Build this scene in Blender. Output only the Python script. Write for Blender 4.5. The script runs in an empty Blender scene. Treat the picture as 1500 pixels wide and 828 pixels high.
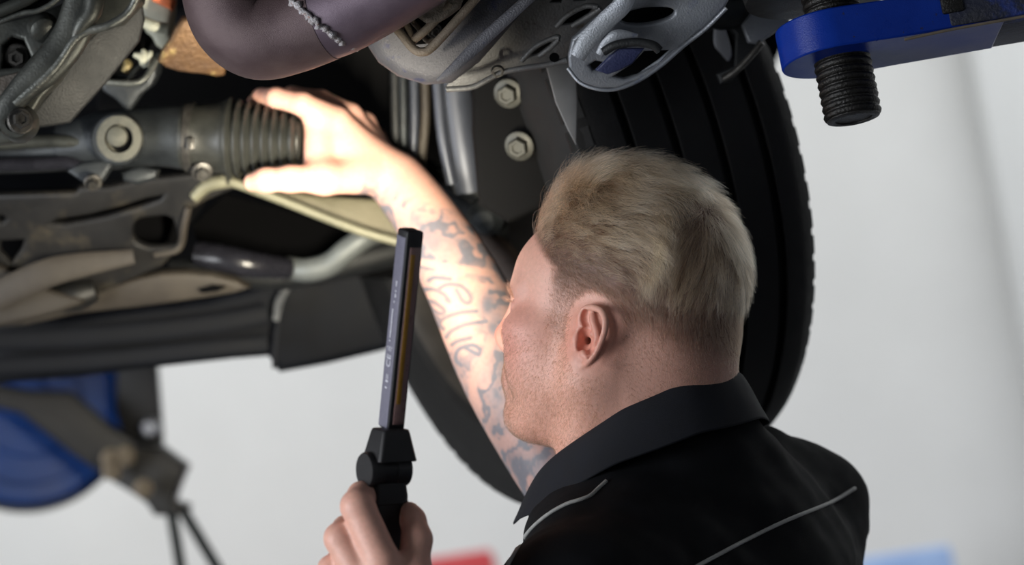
import bpy, bmesh, math, random
import numpy as np
from mathutils import Vector, Matrix, noise
from mathutils.bvhtree import BVHTree
from mathutils.kdtree import KDTree
import openvdb

random.seed(7)
RNG = np.random.default_rng(7)
SC = bpy.context.scene
COL = SC.collection

# ------------------------------------------------------------------ camera
PITCH, ROLL, CAM_H, FPX = math.radians(12), math.radians(8.5), 1.20, 100 / 36 * 1500
fwd = Vector((0, math.cos(PITCH), math.sin(PITCH)))
up0 = Vector((0, -math.sin(PITCH), math.cos(PITCH)))
rt0 = Vector((1, 0, 0))
AX_U = up0 * math.cos(ROLL) + rt0 * math.sin(ROLL)
AX_R = rt0 * math.cos(ROLL) - up0 * math.sin(ROLL)
AX_F = fwd
ORG = Vector((0, 0, CAM_H))
cam_data = bpy.data.cameras.new('camera')
cam = bpy.data.objects.new('camera', cam_data)
COL.objects.link(cam)
cam.matrix_world = Matrix(((AX_R.x, AX_U.x, -AX_F.x, ORG.x), (AX_R.y, AX_U.y, -AX_F.y, ORG.y),
                           (AX_R.z, AX_U.z, -AX_F.z, ORG.z), (0, 0, 0, 1)))
cam_data.lens = 100
cam_data.sensor_width = 36
cam_data.clip_end = 60
cam_data.dof.use_dof = True
cam_data.dof.focus_distance = 2.58
cam_data.dof.aperture_fstop = 3.4
SC.camera = cam

# ------------------------------------------------------------------ world, lights, exposure
SC.view_settings.view_transform = 'Standard'
SC.view_settings.look = 'None'
SC.view_settings.exposure = 0.0
SC.view_settings.gamma = 1.0
SC.view_settings.use_curve_mapping = False
W = bpy.data.worlds.new('daylight')
SC.world = W
W.use_nodes = True
bg = W.node_tree.nodes['Background']
bg.inputs[0].default_value = (0.80, 0.90, 1.0, 1)
bg.inputs[1].default_value = 0.12


def area(name, loc, target, sx, sy, power, color=(1, 1, 1), spread=180):
    l = bpy.data.lights.new(name, 'AREA')
    l.shape = 'RECTANGLE'
    l.size, l.size_y, l.energy, l.color = sx, sy, power, color
    l.spread = math.radians(spread)
    o = bpy.data.objects.new(name, l)
    COL.objects.link(o)
    o.location = loc
    o.rotation_euler = (Vector(target) - Vector(loc)).to_track_quat('-Z', 'Y').to_euler()
    return o


# key light added at the left; unseen ceiling lights added to brighten the wall
area('left_key_light', (-2.9, 1.0, 1.55), (0.2, 2.6, 1.75), 1.7, 1.9, 112, (0.93, 0.96, 1.0))
area('ceiling_wall_wash', (-1.5, 5.2, 4.1), (-1.0, 6.6, 1.8), 4.0, 0.5, 75, (0.97, 0.99, 1.0))
area('ceiling_wall_wash.001', (2.6, 5.2, 4.1), (2.4, 6.6, 1.8), 3.0, 0.5, 58, (0.97, 0.99, 1.0))


# ------------------------------------------------------------------ coordinates
# Shop axes turned with the photograph: x to its right, y away from the lens, z to its top (metres).
def at(px, py, d):
    return Vector(((px - 750) / FPX * d, d, (414 - py) / FPX * d))


def wpt(v):
    return ORG + AX_R * v[0] + AX_F * v[1] + AX_U * v[2]


MW = np.array([[AX_R.x, AX_F.x, AX_U.x], [AX_R.y, AX_F.y, AX_U.y], [AX_R.z, AX_F.z, AX_U.z]])
ORGN = np.array(ORG)


def wpts(a):
    return np.asarray(a, dtype=float) @ MW.T + ORGN


def inv_wpts(a):
    return (np.asarray(a, dtype=float) - ORGN) @ MW


UPV = Vector(MW.T @ np.array([0, 0, 1.0]))      # true vertical in shop axes


# ------------------------------------------------------------------ objects
def link(name, me, mat=None, parent=None, smooth=True):
    o = bpy.data.objects.new(name, me)
    COL.objects.link(o)
    if mat:
        me.materials.append(mat)
    if smooth and me.polygons:
        me.polygons.foreach_set('use_smooth', [True] * len(me.polygons))
    if parent is not None:
        o.parent = parent
        o.matrix_parent_inverse = Matrix.Translation(-parent.location) if parent.type == 'EMPTY' else Matrix.Identity(4)
    return o


def mesh_from(verts, faces, name='mesh', world=False):
    me = bpy.data.meshes.new(name)
    v = np.asarray(verts, dtype=float)
    if not world:
        v = wpts(v)
    me.from_pydata(v.tolist(), [], [list(map(int, f)) for f in faces])
    me.update()
    bm = bmesh.new()
    bm.from_mesh(me)
    bmesh.ops.recalc_face_normals(bm, faces=bm.faces)
    bm.to_mesh(me)
    bm.free()
    return me


def sharp(me, deg=35):
    me.set_sharp_from_angle(angle=math.radians(deg))
    return me


def thing(name, loc, label, cat, group=None):
    o = bpy.data.objects.new(name, None)
    COL.objects.link(o)
    o.empty_display_size = 0.1
    o.location = loc
    tag(o, label, cat, group)
    return o


def tag(o, label=None, cat=None, group=None, kind=None):
    for k, v in (('label', label), ('category', cat), ('group', group), ('kind', kind)):
        if v:
            o[k] = v
    return o


def crm(pts, n=8, closed=False):
    """Catmull-Rom resample of points with any number of columns."""
    P = np.asarray(pts, dtype=float)
    m = len(P)
    out = []
    segs = m if closed else m - 1
    for i in range(segs):
        p1, p2 = P[i], P[(i + 1) % m]
        p0 = P[(i - 1) % m] if closed or i > 0 else 2 * p1 - p2
        p3 = P[(i + 2) % m] if closed or i + 2 < m else 2 * p2 - p1
        for k in range(n):
            t = k / n
            out.append(.5 * ((2 * p1) + (-p0 + p2) * t + (2 * p0 - 5 * p1 + 4 * p2 - p3) * t * t + (-p0 + 3 * p1 - 3 * p2 + p3) * t ** 3))
    if not closed:
        out.append(P[-1])
    return np.array(out)


def tube_geo(pts, radii, n=14, cap=True, closed=False, squash=None):
    P = np.asarray(pts, dtype=float)
    m = len(P)
    R = np.full(m, radii, dtype=float) if np.isscalar(radii) else np.asarray(radii, dtype=float)
    T = np.gradient(P, axis=0) if not closed else (np.roll(P, -1, 0) - np.roll(P, 1, 0))
    T /= np.linalg.norm(T, axis=1)[:, None] + 1e-12
    a = np.array([0, -1.0, 0]) if abs(T[0][1]) < .9 else np.array([0, 0, 1.0])
    u = a - T[0] * (a @ T[0])
    u /= np.linalg.norm(u)
    verts, faces = [], []
    for i in range(m):
        u = u - T[i] * (u @ T[i])
        u /= np.linalg.norm(u)
        w = np.cross(T[i], u)
        for k in range(n):
            th = 2 * math.pi * k / n
            su = squash if squash else 1.0
            verts.append(P[i] + R[i] * (su * math.cos(th) * u + math.sin(th) * w))
    rings = m if closed else m - 1
    for i in range(rings):
        j = (i + 1) % m
        for k in range(n):
            k2 = (k + 1) % n
            faces.append((i * n + k, i * n + k2, j * n + k2, j * n + k))
    if cap and not closed:
        faces.append(tuple(range(n))[::-1])
        faces.append(tuple(range((m - 1) * n, m * n)))
    return verts, faces


def tube(name, pts, radii, mat, parent=None, n=14, smooth=6, squash=None, ang=40):
    """pts: list of (px,py,d); radii metres."""
    P = np.array([at(*p) for p in pts])
    R = np.full(len(P), radii, dtype=float) if np.isscalar(radii) else np.asarray(radii, dtype=float)
    if smooth and len(P) > 2:
        Q = crm(np.column_stack([P, R]), smooth)
        P, R = Q[:, :3], Q[:, 3]
    v, f = tube_geo(P, R, n, squash=squash)
    return link(name, sharp(mesh_from(v, f, name), ang), mat, parent)


def frame_of(axis, hint=(0, 0, 1)):
    a = np.asarray(axis, dtype=float)
    a = a / np.linalg.norm(a)
    h = np.asarray(hint, dtype=float)
    if abs(a @ h) > .95:
        h = np.array([1.0, 0, 0])
    u = h - a * (a @ h)
    u /= np.linalg.norm(u)
    return a, u, np.cross(a, u)


def lathe_geo(origin, axis, prof, n=32, closed=False, a0=0, mod=None, cap=True):
    a, u, w = frame_of(axis)
    o = np.asarray(origin, dtype=float)
    verts, faces = [], []
    m = len(prof)
    for t, r in prof:
        for k in range(n):
            th = 2 * math.pi * k / n + a0
            rr = r if mod is None else mod(t, r, th)
            verts.append(o + a * t + rr * (math.cos(th) * u + math.sin(th) * w))
    for i in range(m if closed else m - 1):
        j = (i + 1) % m
        for k in range(n):
            k2 = (k + 1) % n
            faces.append((i * n + k, i * n + k2, j * n + k2, j * n + k))
    if not closed and cap:
        if prof[0][1] > 1e-6:
            faces.append(tuple(range(n))[::-1])
        if prof[-1][1] > 1e-6:
            faces.append(tuple(range((m - 1) * n, m * n)))
    return verts, faces


def lathe(name, origin, axis, prof, mat, parent=None, n=32, closed=False, a0=0, ang=35, mod=None, cap=True):
    v, f = lathe_geo(origin, axis, prof, n, closed, a0, mod, cap)
    me = mesh_from(v, f, name)
    return link(name, sharp(me, ang), mat, parent)


def hexbolt(name, c, axis, r, h, mat, parent=None, washer=True):
    c = np.asarray(c, dtype=float)
    prof = [(0, 0), (0, r * .98), (h * .8, r), (h, r * .86), (h, r * .55), (h * .8, r * .5), (h * .8, 0)]
    v, f = lathe_geo(c, axis, prof, 6)
    if washer:
        v2, f2 = lathe_geo(c, axis, [(-h * .3, 0), (-h * .3, r * 1.45), (h * .12, r * 1.45), (h * .2, r * 1.3), (h * .2, 0)], 20)
        f = list(f) + [tuple(i + len(v) for i in q) for q in f2]
        v = list(v) + list(v2)
    return link(name, sharp(mesh_from(v, f, name), 30), mat, parent)


def panel(name, outline, d, thick, mat, parent=None, holes=(), normal=(0, -1, 0), bevel=.002, sm=0, ref=None, bres=2):
    """Plate lying in a plane; outline and holes are given where the plate meets the line of sight."""
    n = np.asarray(normal, dtype=float)
    n /= np.linalg.norm(n)
    ref = ref or (np.mean([p[0] for p in outline]), np.mean([p[1] for p in outline]))
    o = np.array(at(ref[0], ref[1], d))

    def hit(p):
        r = np.array(at(p[0], p[1], 1.0))
        return r * ((n @ o) / (n @ r))
    a, u, w = frame_of(n, (0, 0, 1))
    cu = bpy.data.curves.new(name, 'CURVE')
    cu.dimensions = '2D'
    cu.fill_mode = 'BOTH'
    cu.extrude = max(thick / 2 - bevel, 1e-5)
    cu.bevel_depth = bevel
    cu.offset = -bevel
    cu.bevel_resolution = bres
    for k, L in enumerate([outline] + list(holes)):
        L = np.array(L, dtype=float)
        if sm:
            L = crm(L, sm, True)
        Q = [hit(p) - o for p in L]
        s = cu.splines.new('POLY')
        s.points.add(len(Q) - 1)
        for i, q in enumerate(Q):
            s.points[i].co = (q @ u, q @ w, 0, 1)
        s.use_cyclic_u = True
    ob = bpy.data.objects.new(name + '_src', cu)
    COL.objects.link(ob)
    dg = bpy.context.evaluated_depsgraph_get()
    me = bpy.data.meshes.new_from_object(ob.evaluated_get(dg))
    bpy.data.objects.remove(ob)
    bpy.data.curves.remove(cu)
    co = np.empty(len(me.vertices) * 3)
    me.vertices.foreach_get('co', co)
    co = co.reshape(-1, 3)
    co = o + co[:, :1] * u + co[:, 1:2] * w - (co[:, 2:3] + thick / 2) * n * 1.0
    me.vertices.foreach_set('co', wpts(co).ravel())
    me.name = name
    bm = bmesh.new()
    bm.from_mesh(me)
    bmesh.ops.remove_doubles(bm, verts=bm.verts, dist=1e-5)
    bmesh.ops.recalc_face_normals(bm, faces=bm.faces)
    bm.to_mesh(me)
    bm.free()
    me.materials.clear()
    return link(name, sharp(me, 32), mat, parent)


def box(name, c, half, axes, mat, parent=None, bevel=.003, world=False):
    """bevelled box about c with three axis vectors."""
    bm = bmesh.new()
    bmesh.ops.create_cube(bm, size=2)
    for v in bm.verts:
        v.co = Vector((v.co.x * half[0], v.co.y * half[1], v.co.z * half[2]))
    if bevel:
        bmesh.ops.bevel(bm, geom=bm.edges[:], offset=bevel, segments=2, affect='EDGES', profile=.5)
    A = np.array([np.asarray(x, dtype=float) / np.linalg.norm(x) for x in axes])
    co = np.array([v.co[:] for v in bm.verts]) @ A + np.asarray(c, dtype=float)
    if not world:
        co = wpts(co)
    for v, q in zip(bm.verts, co):
        v.co = q
    bmesh.ops.recalc_face_normals(bm, faces=bm.faces)
    me = bpy.data.meshes.new(name)
    bm.to_mesh(me)
    bm.free()
    return link(name, sharp(me, 35), mat, parent)


WAX = ((1, 0, 0), (0, 1, 0), (0, 0, 1))


# ------------------------------------------------------------------ distance-field solids
class Field:
    def __init__(self, xs, ys, zs):
        self.ax = [np.asarray(a, dtype=np.float32) for a in (xs, ys, zs)]
        self.f = np.full([len(a) for a in self.ax], 1.0, dtype=np.float32)

    def _sub(self, lo, hi):
        sl, g = [], []
        for i in range(3):
            a = self.ax[i]
            i0, i1 = np.searchsorted(a, lo[i]), np.searchsorted(a, hi[i])
            if i1 <= i0:
                return None, None
            sl.append(slice(i0, i1))
            sh = [1, 1, 1]
            sh[i] = -1
            g.append(a[i0:i1].reshape(sh))
        return tuple(sl), g

    def add(self, fn, lo, hi, k=0.004, carve=False):
        pad = k + .012
        sl, g = self._sub([l - pad for l in lo], [h + pad for h in hi])
        if sl is None:
            return
        b = fn(*g).astype(np.float32)
        a = self.f[sl]
        if carve:
            b = -b
            h = np.maximum(k - np.abs(a - b), 0) / k
            self.f[sl] = np.maximum(a, b) + h * h * k * .25
        else:
            h = np.maximum(k - np.abs(a - b), 0) / k
            self.f[sl] = np.minimum(a, b) - h * h * k * .25

    def cap(self, a, b, ra, rb=None, k=.004, carve=False):
        a, b = np.asarray(a, dtype=float), np.asarray(b, dtype=float)
        rb = ra if rb is None else rb
        ab = b - a
        L2 = max(ab @ ab, 1e-12)
        R = max(ra, rb)

        def fn(X, Y, Z):
            t = np.clip(((X - a[0]) * ab[0] + (Y - a[1]) * ab[1] + (Z - a[2]) * ab[2]) / L2, 0, 1)
            return np.sqrt((X - a[0] - t * ab[0]) ** 2 + (Y - a[1] - t * ab[1]) ** 2 + (Z - a[2] - t * ab[2]) ** 2) - (ra + (rb - ra) * t)
        self.add(fn, np.minimum(a, b) - R, np.maximum(a, b) + R, k, carve)

    def chain(self, pts, rad, k=.004):
        for i in range(len(pts) - 1):
            self.cap(pts[i], pts[i + 1], rad[i], rad[i + 1], k)

    def ell(self, c, axes, r, k=.004, carve=False):
        c = np.asarray(c, dtype=float)
        A = np.array([np.asarray(x, dtype=float) / np.linalg.norm(x) for x in axes])
        r = np.asarray(r, dtype=float)
        ext = np.sqrt(((A * r[:, None]) ** 2).sum(0))

        def fn(X, Y, Z):
            k0 = 0
            k1 = 0
            for i in range(3):
                q = (X - c[0]) * A[i, 0] + (Y - c[1]) * A[i, 1] + (Z - c[2]) * A[i, 2]
                k0 = k0 + (q / r[i]) ** 2
                k1 = k1 + (q / r[i] ** 2) ** 2
            k0, k1 = np.sqrt(k0), np.sqrt(k1) + 1e-9
            return k0 * (k0 - 1) / k1
        self.add(fn, c - ext, c + ext, k, carve)

    def mesh(self, name, clip=.006):
        f = np.clip(self.f, -clip, clip)
        g = openvdb.FloatGrid(clip)
        g.copyFromArray(f, tolerance=1e-7)
        pts, quads = g.convertToQuads(0.0)
        pts = np.asarray(pts, dtype=float)
        quads = np.asarray(quads)
        co = np.stack([np.interp(pts[:, i], np.arange(len(self.ax[i])), self.ax[i]) for i in range(3)], 1)
        me = bpy.data.meshes.new(name)
        me.vertices.add(len(co))
        me.vertices.foreach_set('co', wpts(co).astype(np.float32).ravel())
        nq = len(quads)
        me.loops.add(nq * 4)
        me.loops.foreach_set('vertex_index', quads.astype(np.int32).ravel())
        me.polygons.add(nq)
        me.polygons.foreach_set('loop_start', np.arange(0, nq * 4, 4, dtype=np.int32))
        me.update(calc_edges=True)
        me.validate()
        # outward winding
        c0 = co[quads[:, 0]]
        vol = np.einsum('ij,ij->i', c0, np.cross(co[quads[:, 1]], co[quads[:, 2]])).sum()
        if vol < 0:
            me.flip_normals()
        return me, co


def rng_axis(*segs):
    out = []
    for lo, hi, st in segs:
        out.append(np.arange(lo, hi - 1e-9, st))
    return np.concatenate(out)


# ------------------------------------------------------------------ materials
def lin(c):
    return tuple((x / 12.92 if x <= .04045 else ((x + .055) / 1.055) ** 2.4) for x in [v / 255 for v in c])


MATS = {}


def mat(name, a, b=None, scale=30, rough=.5, metal=0.0, bump=0.0, bscale=200, c=None, cscale=80, cth=(.58, .68), coat=0.0, rvar=.15, spec=.5, detail=4):
    """two-tone mottled surface; optional third colour in patches (chips, dust, rust)."""
    if name in MATS:
        return MATS[name]
    m = bpy.data.materials.new(name)
    m.use_nodes = True
    nt = m.node_tree
    N, Lk = nt.nodes, nt.links
    bs = N['Principled BSDF']
    tc = N.new('ShaderNodeTexCoord')
    no = N.new('ShaderNodeTexNoise')
    no.inputs['Scale'].default_value = scale
    no.inputs['Detail'].default_value = detail
    no.inputs['Roughness'].default_value = .62
    Lk.new(tc.outputs['Object'], no.inputs['Vector'])
    rp = N.new('ShaderNodeValToRGB')
    rp.color_ramp.elements[0].position = .32
    rp.color_ramp.elements[1].position = .68
    rp.color_ramp.elements[0].color = (*lin(a), 1)
    rp.color_ramp.elements[1].color = (*lin(b or a), 1)
    Lk.new(no.outputs['Fac'], rp.inputs['Fac'])
    col = rp.outputs['Color']
    if c:
        n2 = N.new('ShaderNodeTexNoise')
        n2.inputs['Scale'].default_value = cscale
        n2.inputs['Detail'].default_value = 6
        n2.inputs['Roughness'].default_value = .7
        Lk.new(tc.outputs['Object'], n2.inputs['Vector'])
        r2 = N.new('ShaderNodeMapRange')
        r2.inputs['From Min'].default_value = cth[0]
        r2.inputs['From Max'].default_value = cth[1]
        Lk.new(n2.outputs['Fac'], r2.inputs['Value'])
        mx = N.new('ShaderNodeMix')
        mx.data_type = 'RGBA'
        Lk.new(r2.outputs['Result'], mx.inputs['Factor'])
        Lk.new(col, mx.inputs['A'])
        mx.inputs['B'].default_value = (*lin(c), 1)
        col = mx.outputs['Result']
    Lk.new(col, bs.inputs['Base Color'])
    bs.inputs['Metallic'].default_value = metal
    bs.inputs['Coat Weight'].default_value = coat
    bs.inputs['Specular IOR Level'].default_value = spec
    mr = N.new('ShaderNodeMapRange')
    mr.inputs['To Min'].default_value = max(rough - rvar, .05)
    mr.inputs['To Max'].default_value = min(rough + rvar, 1)
    Lk.new(no.outputs['Fac'], mr.inputs['Value'])
    Lk.new(mr.outputs['Result'], bs.inputs['Roughness'])
    if bump:
        n3 = N.new('ShaderNodeTexNoise')
        n3.inputs['Scale'].default_value = bscale
        n3.inputs['Detail'].default_value = 5
        Lk.new(tc.outputs['Object'], n3.inputs['Vector'])
        bp = N.new('ShaderNodeBump')
        bp.inputs['Strength'].default_value = bump
        bp.inputs['Distance'].default_value = .002
        Lk.new(n3.outputs['Fac'], bp.inputs['Height'])
        Lk.new(bp.outputs['Normal'], bs.inputs['Normal'])
    MATS[name] = m
    return m


def emit(name, col, strength):
    m = bpy.data.materials.new(name)
    m.use_nodes = True
    bs = m.node_tree.nodes['Principled BSDF']
    bs.inputs['Base Color'].default_value = (*lin(col), 1)
    bs.inputs['Emission Color'].default_value = (*lin(col), 1)
    bs.inputs['Emission Strength'].default_value = strength
    return m
# ------------------------------------------------------------------ setting
M_wall = mat('painted_wall', (208, 208, 206), (214, 214, 212), 3, .75, bump=.1, bscale=60)
M_floor = mat('workshop_floor', (84, 86, 88), (98, 99, 100), 4, .5, bump=.1, bscale=40)
M_ceil = mat('ceiling_paint', (225, 226, 226), (230, 230, 230), 3, .8)
M_trim = mat('wall_pilaster_paint', (196, 197, 196), (202, 203, 202), 3, .75)


def slab(name, lo, hi, m, kind='structure', bevel=0):
    c = [(a + b) / 2 for a, b in zip(lo, hi)]
    h = [(b - a) / 2 for a, b in zip(lo, hi)]
    o = box(name, c, h, WAX, m, None, bevel, world=True)
    if kind:
        o['kind'] = kind
    return o


slab('floor', (-4.5, -4, -.1), (4.5, 7.0, 0), M_floor)
slab('wall_back', (-4.5, 7.0, -.1), (4.5, 7.15, 4.3), M_wall)
slab('wall_left', (-4.65, -4, -.1), (-4.5, 7.15, 4.3), M_wall)
slab('wall_right', (4.5, -4, -.1), (4.65, 7.15, 4.3), M_wall)
slab('ceiling', (-4.65, -4, 4.3), (4.65, 7.15, 4.4), M_ceil)
slab('baseboard_back', (-4.5, 6.97, 0), (4.5, 7.0, .12), mat('baseboard_grey', (110, 112, 115), (120, 122, 124), 5, .6))
slab('trim_1', (1.22, 6.86, 0), (1.62, 7.0, 4.3), M_trim, bevel=.02)
# ------------------------------------------------------------------ person
HC = np.array(at(905, 485, 2.66))
ALF, BET = math.radians(23), math.radians(8)
F0 = np.array([-math.cos(ALF), math.sin(ALF), 0])
HL = np.array([-math.sin(ALF), -math.cos(ALF), 0])
U0 = np.array([0, 0, 1.0])
HF = F0 * math.cos(BET) + U0 * math.sin(BET)
HU = U0 * math.cos(BET) - F0 * math.sin(BET)
HAX = (HF, HL, HU)


def hd(f, l, u):
    return HC + (HF * f + HL * l + HU * u) / 1000


def A_(px, py, d):
    return np.array(at(px, py, d))


ELB_R, WRI_R = A_(858, 735, 2.80), A_(580, 262, 2.965)
SHO_R, SHO_L = A_(1150, 772, 2.83), A_(850, 900, 2.50)
ELB_L, WRI_L = A_(660, 1250, 2.36), A_(556, 905, 2.405)
PELV = np.array(A_(1060, 1050, 2.70)) - np.array(UPV) * .42


def build_skin():
    xs = rng_axis((-.31, -.02, .002), (-.02, .235, .00135), (.235, .37, .003))
    ys = rng_axis((2.22, 2.49, .0022), (2.49, 2.77, .00135), (2.77, 3.09, .002))
    zs = rng_axis((-.60, -.155, .003), (-.155, .155, .00135), (.155, .225, .002))
    S = Field(xs, ys, zs)
    e = lambda c, r, k=.012, carve=False, ax=HAX: S.ell(hd(*c), ax, np.array(r) / 1000, k, carve)
    mm = lambda *p: [hd(*q) for q in p]
    # skull and face
    e((-16, 0, 52), (101, 77, 96))
    e((45, 0, 42), (62, 63, 54), .02)
    e((44, 0, -18), (50, 60, 74), .025)
    for s in (1, -1):
        S.cap(hd(4, s * 55, -42), hd(66, s * 24, -92), .021, .018, .022)
        S.cap(hd(8, s * 56, -44), hd(2, s * 62, 2), .018, .018, .02)
        e((56, s * 40, -30), (36, 27, 46), .02)
        e((70, s * 46, -8), (24, 18, 14), .018)            # cheekbone
        S.cap(hd(99, s * 9, 27), hd(82, s * 42, 27), .0085, .008, .014)     # brow
        e((106, s * 31, 8), (17, 15, 12), .012, True)       # orbit
        e((84, s * 31, 8), (13, 13, 13), .003)              # eyeball under lids
        S.cap(hd(94, s * 20, 14), hd(90, s * 43, 12), .0035, .003, .004)
        S.cap(hd(93, s * 20, 3), hd(89, s * 43, 4), .003, .003, .004)
        e((104, s * 11, -27), (10, 7.5, 8), .005)          # nostril wings
        S.cap(hd(-14, s * 60, -22), hd(20, s * 28, -150), .017, .016, .022)  # sternomastoid
        S.cap(hd(88, s * 26, -58), hd(98, 0, -56), .0055, .006, .006)
        S.cap(hd(88, s * 24, -64), hd(96, 0, -66), .006, .007, .006)
    S.cap(hd(97, 0, 26), hd(110, 0, -18), .0075, .0105, .012)
    e((110, 0, -21), (11, 11, 9.5), .008)
    e((77, 0, -50), (27, 36, 34), .015)
    S.cap(hd(100, 14, -61), hd(100, -14, -61), .002, .002, .003, True)
    e((82, 0, -94), (19, 22, 18), .018)
    e((34, 0, -92), (44, 42, 24), .025)
    e((-62, 0, -6), (42, 58, 46), .025)
    # neck
    S.cap(hd(-22, 0, -20), A_(972, 735, 2.665), .064, .070, .03)
    S.cap(hd(-62, 0, -20), A_(1005, 670, 2.66), .050, .058, .03)
    # ears
    for s in (1, -1):
        c15, s15 = math.cos(math.radians(14)), math.sin(math.radians(14))
        n = HL * s * c15 + HF * s15
        b = -HF * c15 + HL * s * s15
        u = np.cross(n, b) * (1 if s > 0 else -1)
        u = HU * math.cos(math.radians(4)) + b * math.sin(math.radians(4))
        O = hd(-3, s * 74, -4)
        kx, ky = .785, .62

        def ep(px, py, h):
            return O + (b * (px - 856) * kx + u * (500 - py) * ky + n * h) / 1000
        ax = (b, u, n)
        S.ell(ep(864, 496, 1), ax, (.0150, .0260, .0065), .006)
        S.ell(ep(856, 503, -5), ax, (.013, .022, .012), .008)
        hel = [(851, 495, 3), (844, 486, 5), (841.5, 473, 6), (846, 461, 7.5), (858, 455.5, 9), (872, 458.5, 10.5), (881, 469, 12), (883.5, 483, 12.5), (882, 498, 12.5), (877.5, 515, 11.5), (870, 530, 10), (861, 541, 7.5)]
        hp = crm(hel, 3)
        S.chain([ep(*p) for p in hp], [.0029] * len(hp), .0018)
        S.ell(ep(849, 540, 6), ax, (.0085, .0085, .0042), .004)
        ant = crm([(858, 529, 7), (868, 525, 8.5), (873.5, 512, 9), (873, 498, 9), (868, 486, 8.5), (862, 476, 8), (858, 466, 7)], 3)
        S.chain([ep(*p) for p in ant], [.0030] * len(ant), .002)
        S.cap(ep(867, 488, 7.5), ep(848, 490, 4), .0026, .0024, .002)
        # hollows
        S.ell(ep(852, 506, 6), ax, (.0072, .0115, .0078), .003, True)
        S.ell(ep(863, 512, 9), ax, (.0058, .0085, .0052), .003, True)
        fo = crm([(850, 465, 8), (850.5, 476, 7.5), (858, 488, 7)], 3)
        for i in range(len(fo) - 1):
            S.cap(ep(*fo[i]), ep(*fo[i + 1]), .0036, .0036, .002, True)
        sc = crm([(868, 464, 12), (877, 478, 13), (878, 495, 13), (875, 512, 12.5), (868, 527, 11)], 3)
        for i in range(len(sc) - 1):
            S.cap(ep(*sc[i]), ep(*sc[i + 1]), .0021, .0021, .0015, True)
        S.ell(ep(840, 505, 5), (b, u, n), (.0042, .0062, .0045), .004)      # tragus
        S.ell(ep(857, 525, 7.5), ax, (.0042, .0036, .0034), .003)          # antitragus
        S.cap(ep(851, 507, 2), ep(847, 506, -12), .0036, .003, .002, True)
        if s > 0:
            S.ear_c = O
    # trunk hidden by the jacket
    S.cap(A_(972, 735, 2.665), A_(1040, 860, 2.68), .07, .10, .03)
    S.cap(A_(985, 745, 2.67), SHO_R, .06, .05, .03)
    S.cap(A_(965, 760, 2.65), SHO_L, .06, .05, .03)
    S.cap(A_(1040, 860, 2.68), A_(1060, 1120, 2.70), .12, .13, .03)
    # right arm
    S.cap(SHO_R, ELB_R, .049, .041, .02)
    fa = [ELB_R, A_(800, 648, 2.835), A_(737, 535, 2.87), A_(672, 402, 2.91), A_(625, 322, 2.94), WRI_R]
    fr = [.041, .0415, .0420, .0345, .0275, .0245]
    q = crm(np.column_stack([np.array(fa), fr]), 4)
    S.chain(q[:, :3], q[:, 3], .015)
    # right hand closed round the bellows end
    H = lambda L: [A_(*p[:3]) for p in L]

    def finger(L, k=.004):
        S.chain([A_(*p[:3]) for p in L], [p[3] for p in L], k)
    mc = [(492, 176, 2.945), (512, 170, 2.975), (533, 182, 3.0), (550, 204, 3.02)]
    for m, r0, r1 in zip(mc, (.019, .018, .017, .016), (.0145, .0135, .013, .012)):
        S.cap(A_(568, 255, 2.965 + (m[2] - 2.965) * .35), A_(*m), r0, r1, .014)
    S.cap(WRI_R, A_(520, 232, 2.955), .0225, .020, .016)
    finger([(492, 176, 2.945, .0145), (442, 152, 2.925, .0120), (405, 143, 2.935, .0105), (383, 143, 2.962, .0095), (372, 150, 2.985, .0075)])
    finger([(512, 170, 2.975, .0140), (470, 149, 2.985, .0120), (428, 142, 3.0, .0108), (405, 152, 3.02, .0095), (395, 165, 3.03, .008)])
    finger([(533, 182, 3.0, .0130), (490, 166, 3.025, .0115), (452, 172, 3.04, .0105), (432, 186, 3.045, .009), (424, 200, 3.045, .008)])
    finger([(550, 204, 3.02, .0120), (512, 196, 3.045, .0105), (480, 204, 3.055, .0095), (462, 216, 3.055, .0085), (455, 226, 3.05, .0075)])
    finger([(540, 258, 2.945, .0185), (475, 262, 2.915, .0160), (425, 262, 2.905, .0128), (390, 264, 2.908, .0118), (370, 267, 2.915, .0095)], .008)
    S.cap(A_(466, 182, 2.938), A_(466, 248, 2.925), .0150, .0150, .012)     # web of the thumb
    S.cap(A_(500, 215, 2.95), A_(520, 245, 2.945), .020, .019, .015)
    # left arm and the hand on the lamp
    S.cap(SHO_L, ELB_L, .050, .043, .02)
    fl = [ELB_L, A_(622, 1120, 2.375), A_(580, 990, 2.39), WRI_L]
    S.chain(fl, [.042, .042, .033, .027], .015)
    ml = [(560, 824, 2.385), (533, 852, 2.388), (513, 880, 2.395), (503, 908, 2.402)]
    for m, r0, r1 in zip(ml, (.019, .018, .017, .016), (.0155, .0145, .0135, .0125)):
        S.cap(A_(560, 905, 2.405), A_(*m), r0, r1, .012)
    finger([(560, 824, 2.385, .0155), (524, 742, 2.392, .0142), (530, 727, 2.425, .0122), (553, 738, 2.452, .0105), (572, 752, 2.458, .0085)])
    finger([(533, 852, 2.388, .0145), (498, 789, 2.398, .0132), (507, 776, 2.432, .0118), (535, 785, 2.455, .0102), (556, 796, 2.46, .0085)])
    finger([(513, 880, 2.395, .0135), (487, 835, 2.408, .0124), (497, 824, 2.440, .0112), (525, 832, 2.458, .0098), (545, 842, 2.462, .008)])
    finger([(503, 908, 2.402, .0122), (484, 878, 2.418, .0110), (494, 868, 2.445, .0100), (518, 874, 2.458, .0088), (534, 882, 2.462, .0075)])
    finger([(580, 892, 2.395, .0195), (604, 838, 2.398, .0150), (611, 790, 2.408, .0118), (605, 762, 2.42, .0098), (600, 748, 2.427, .0075)], .008)
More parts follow.
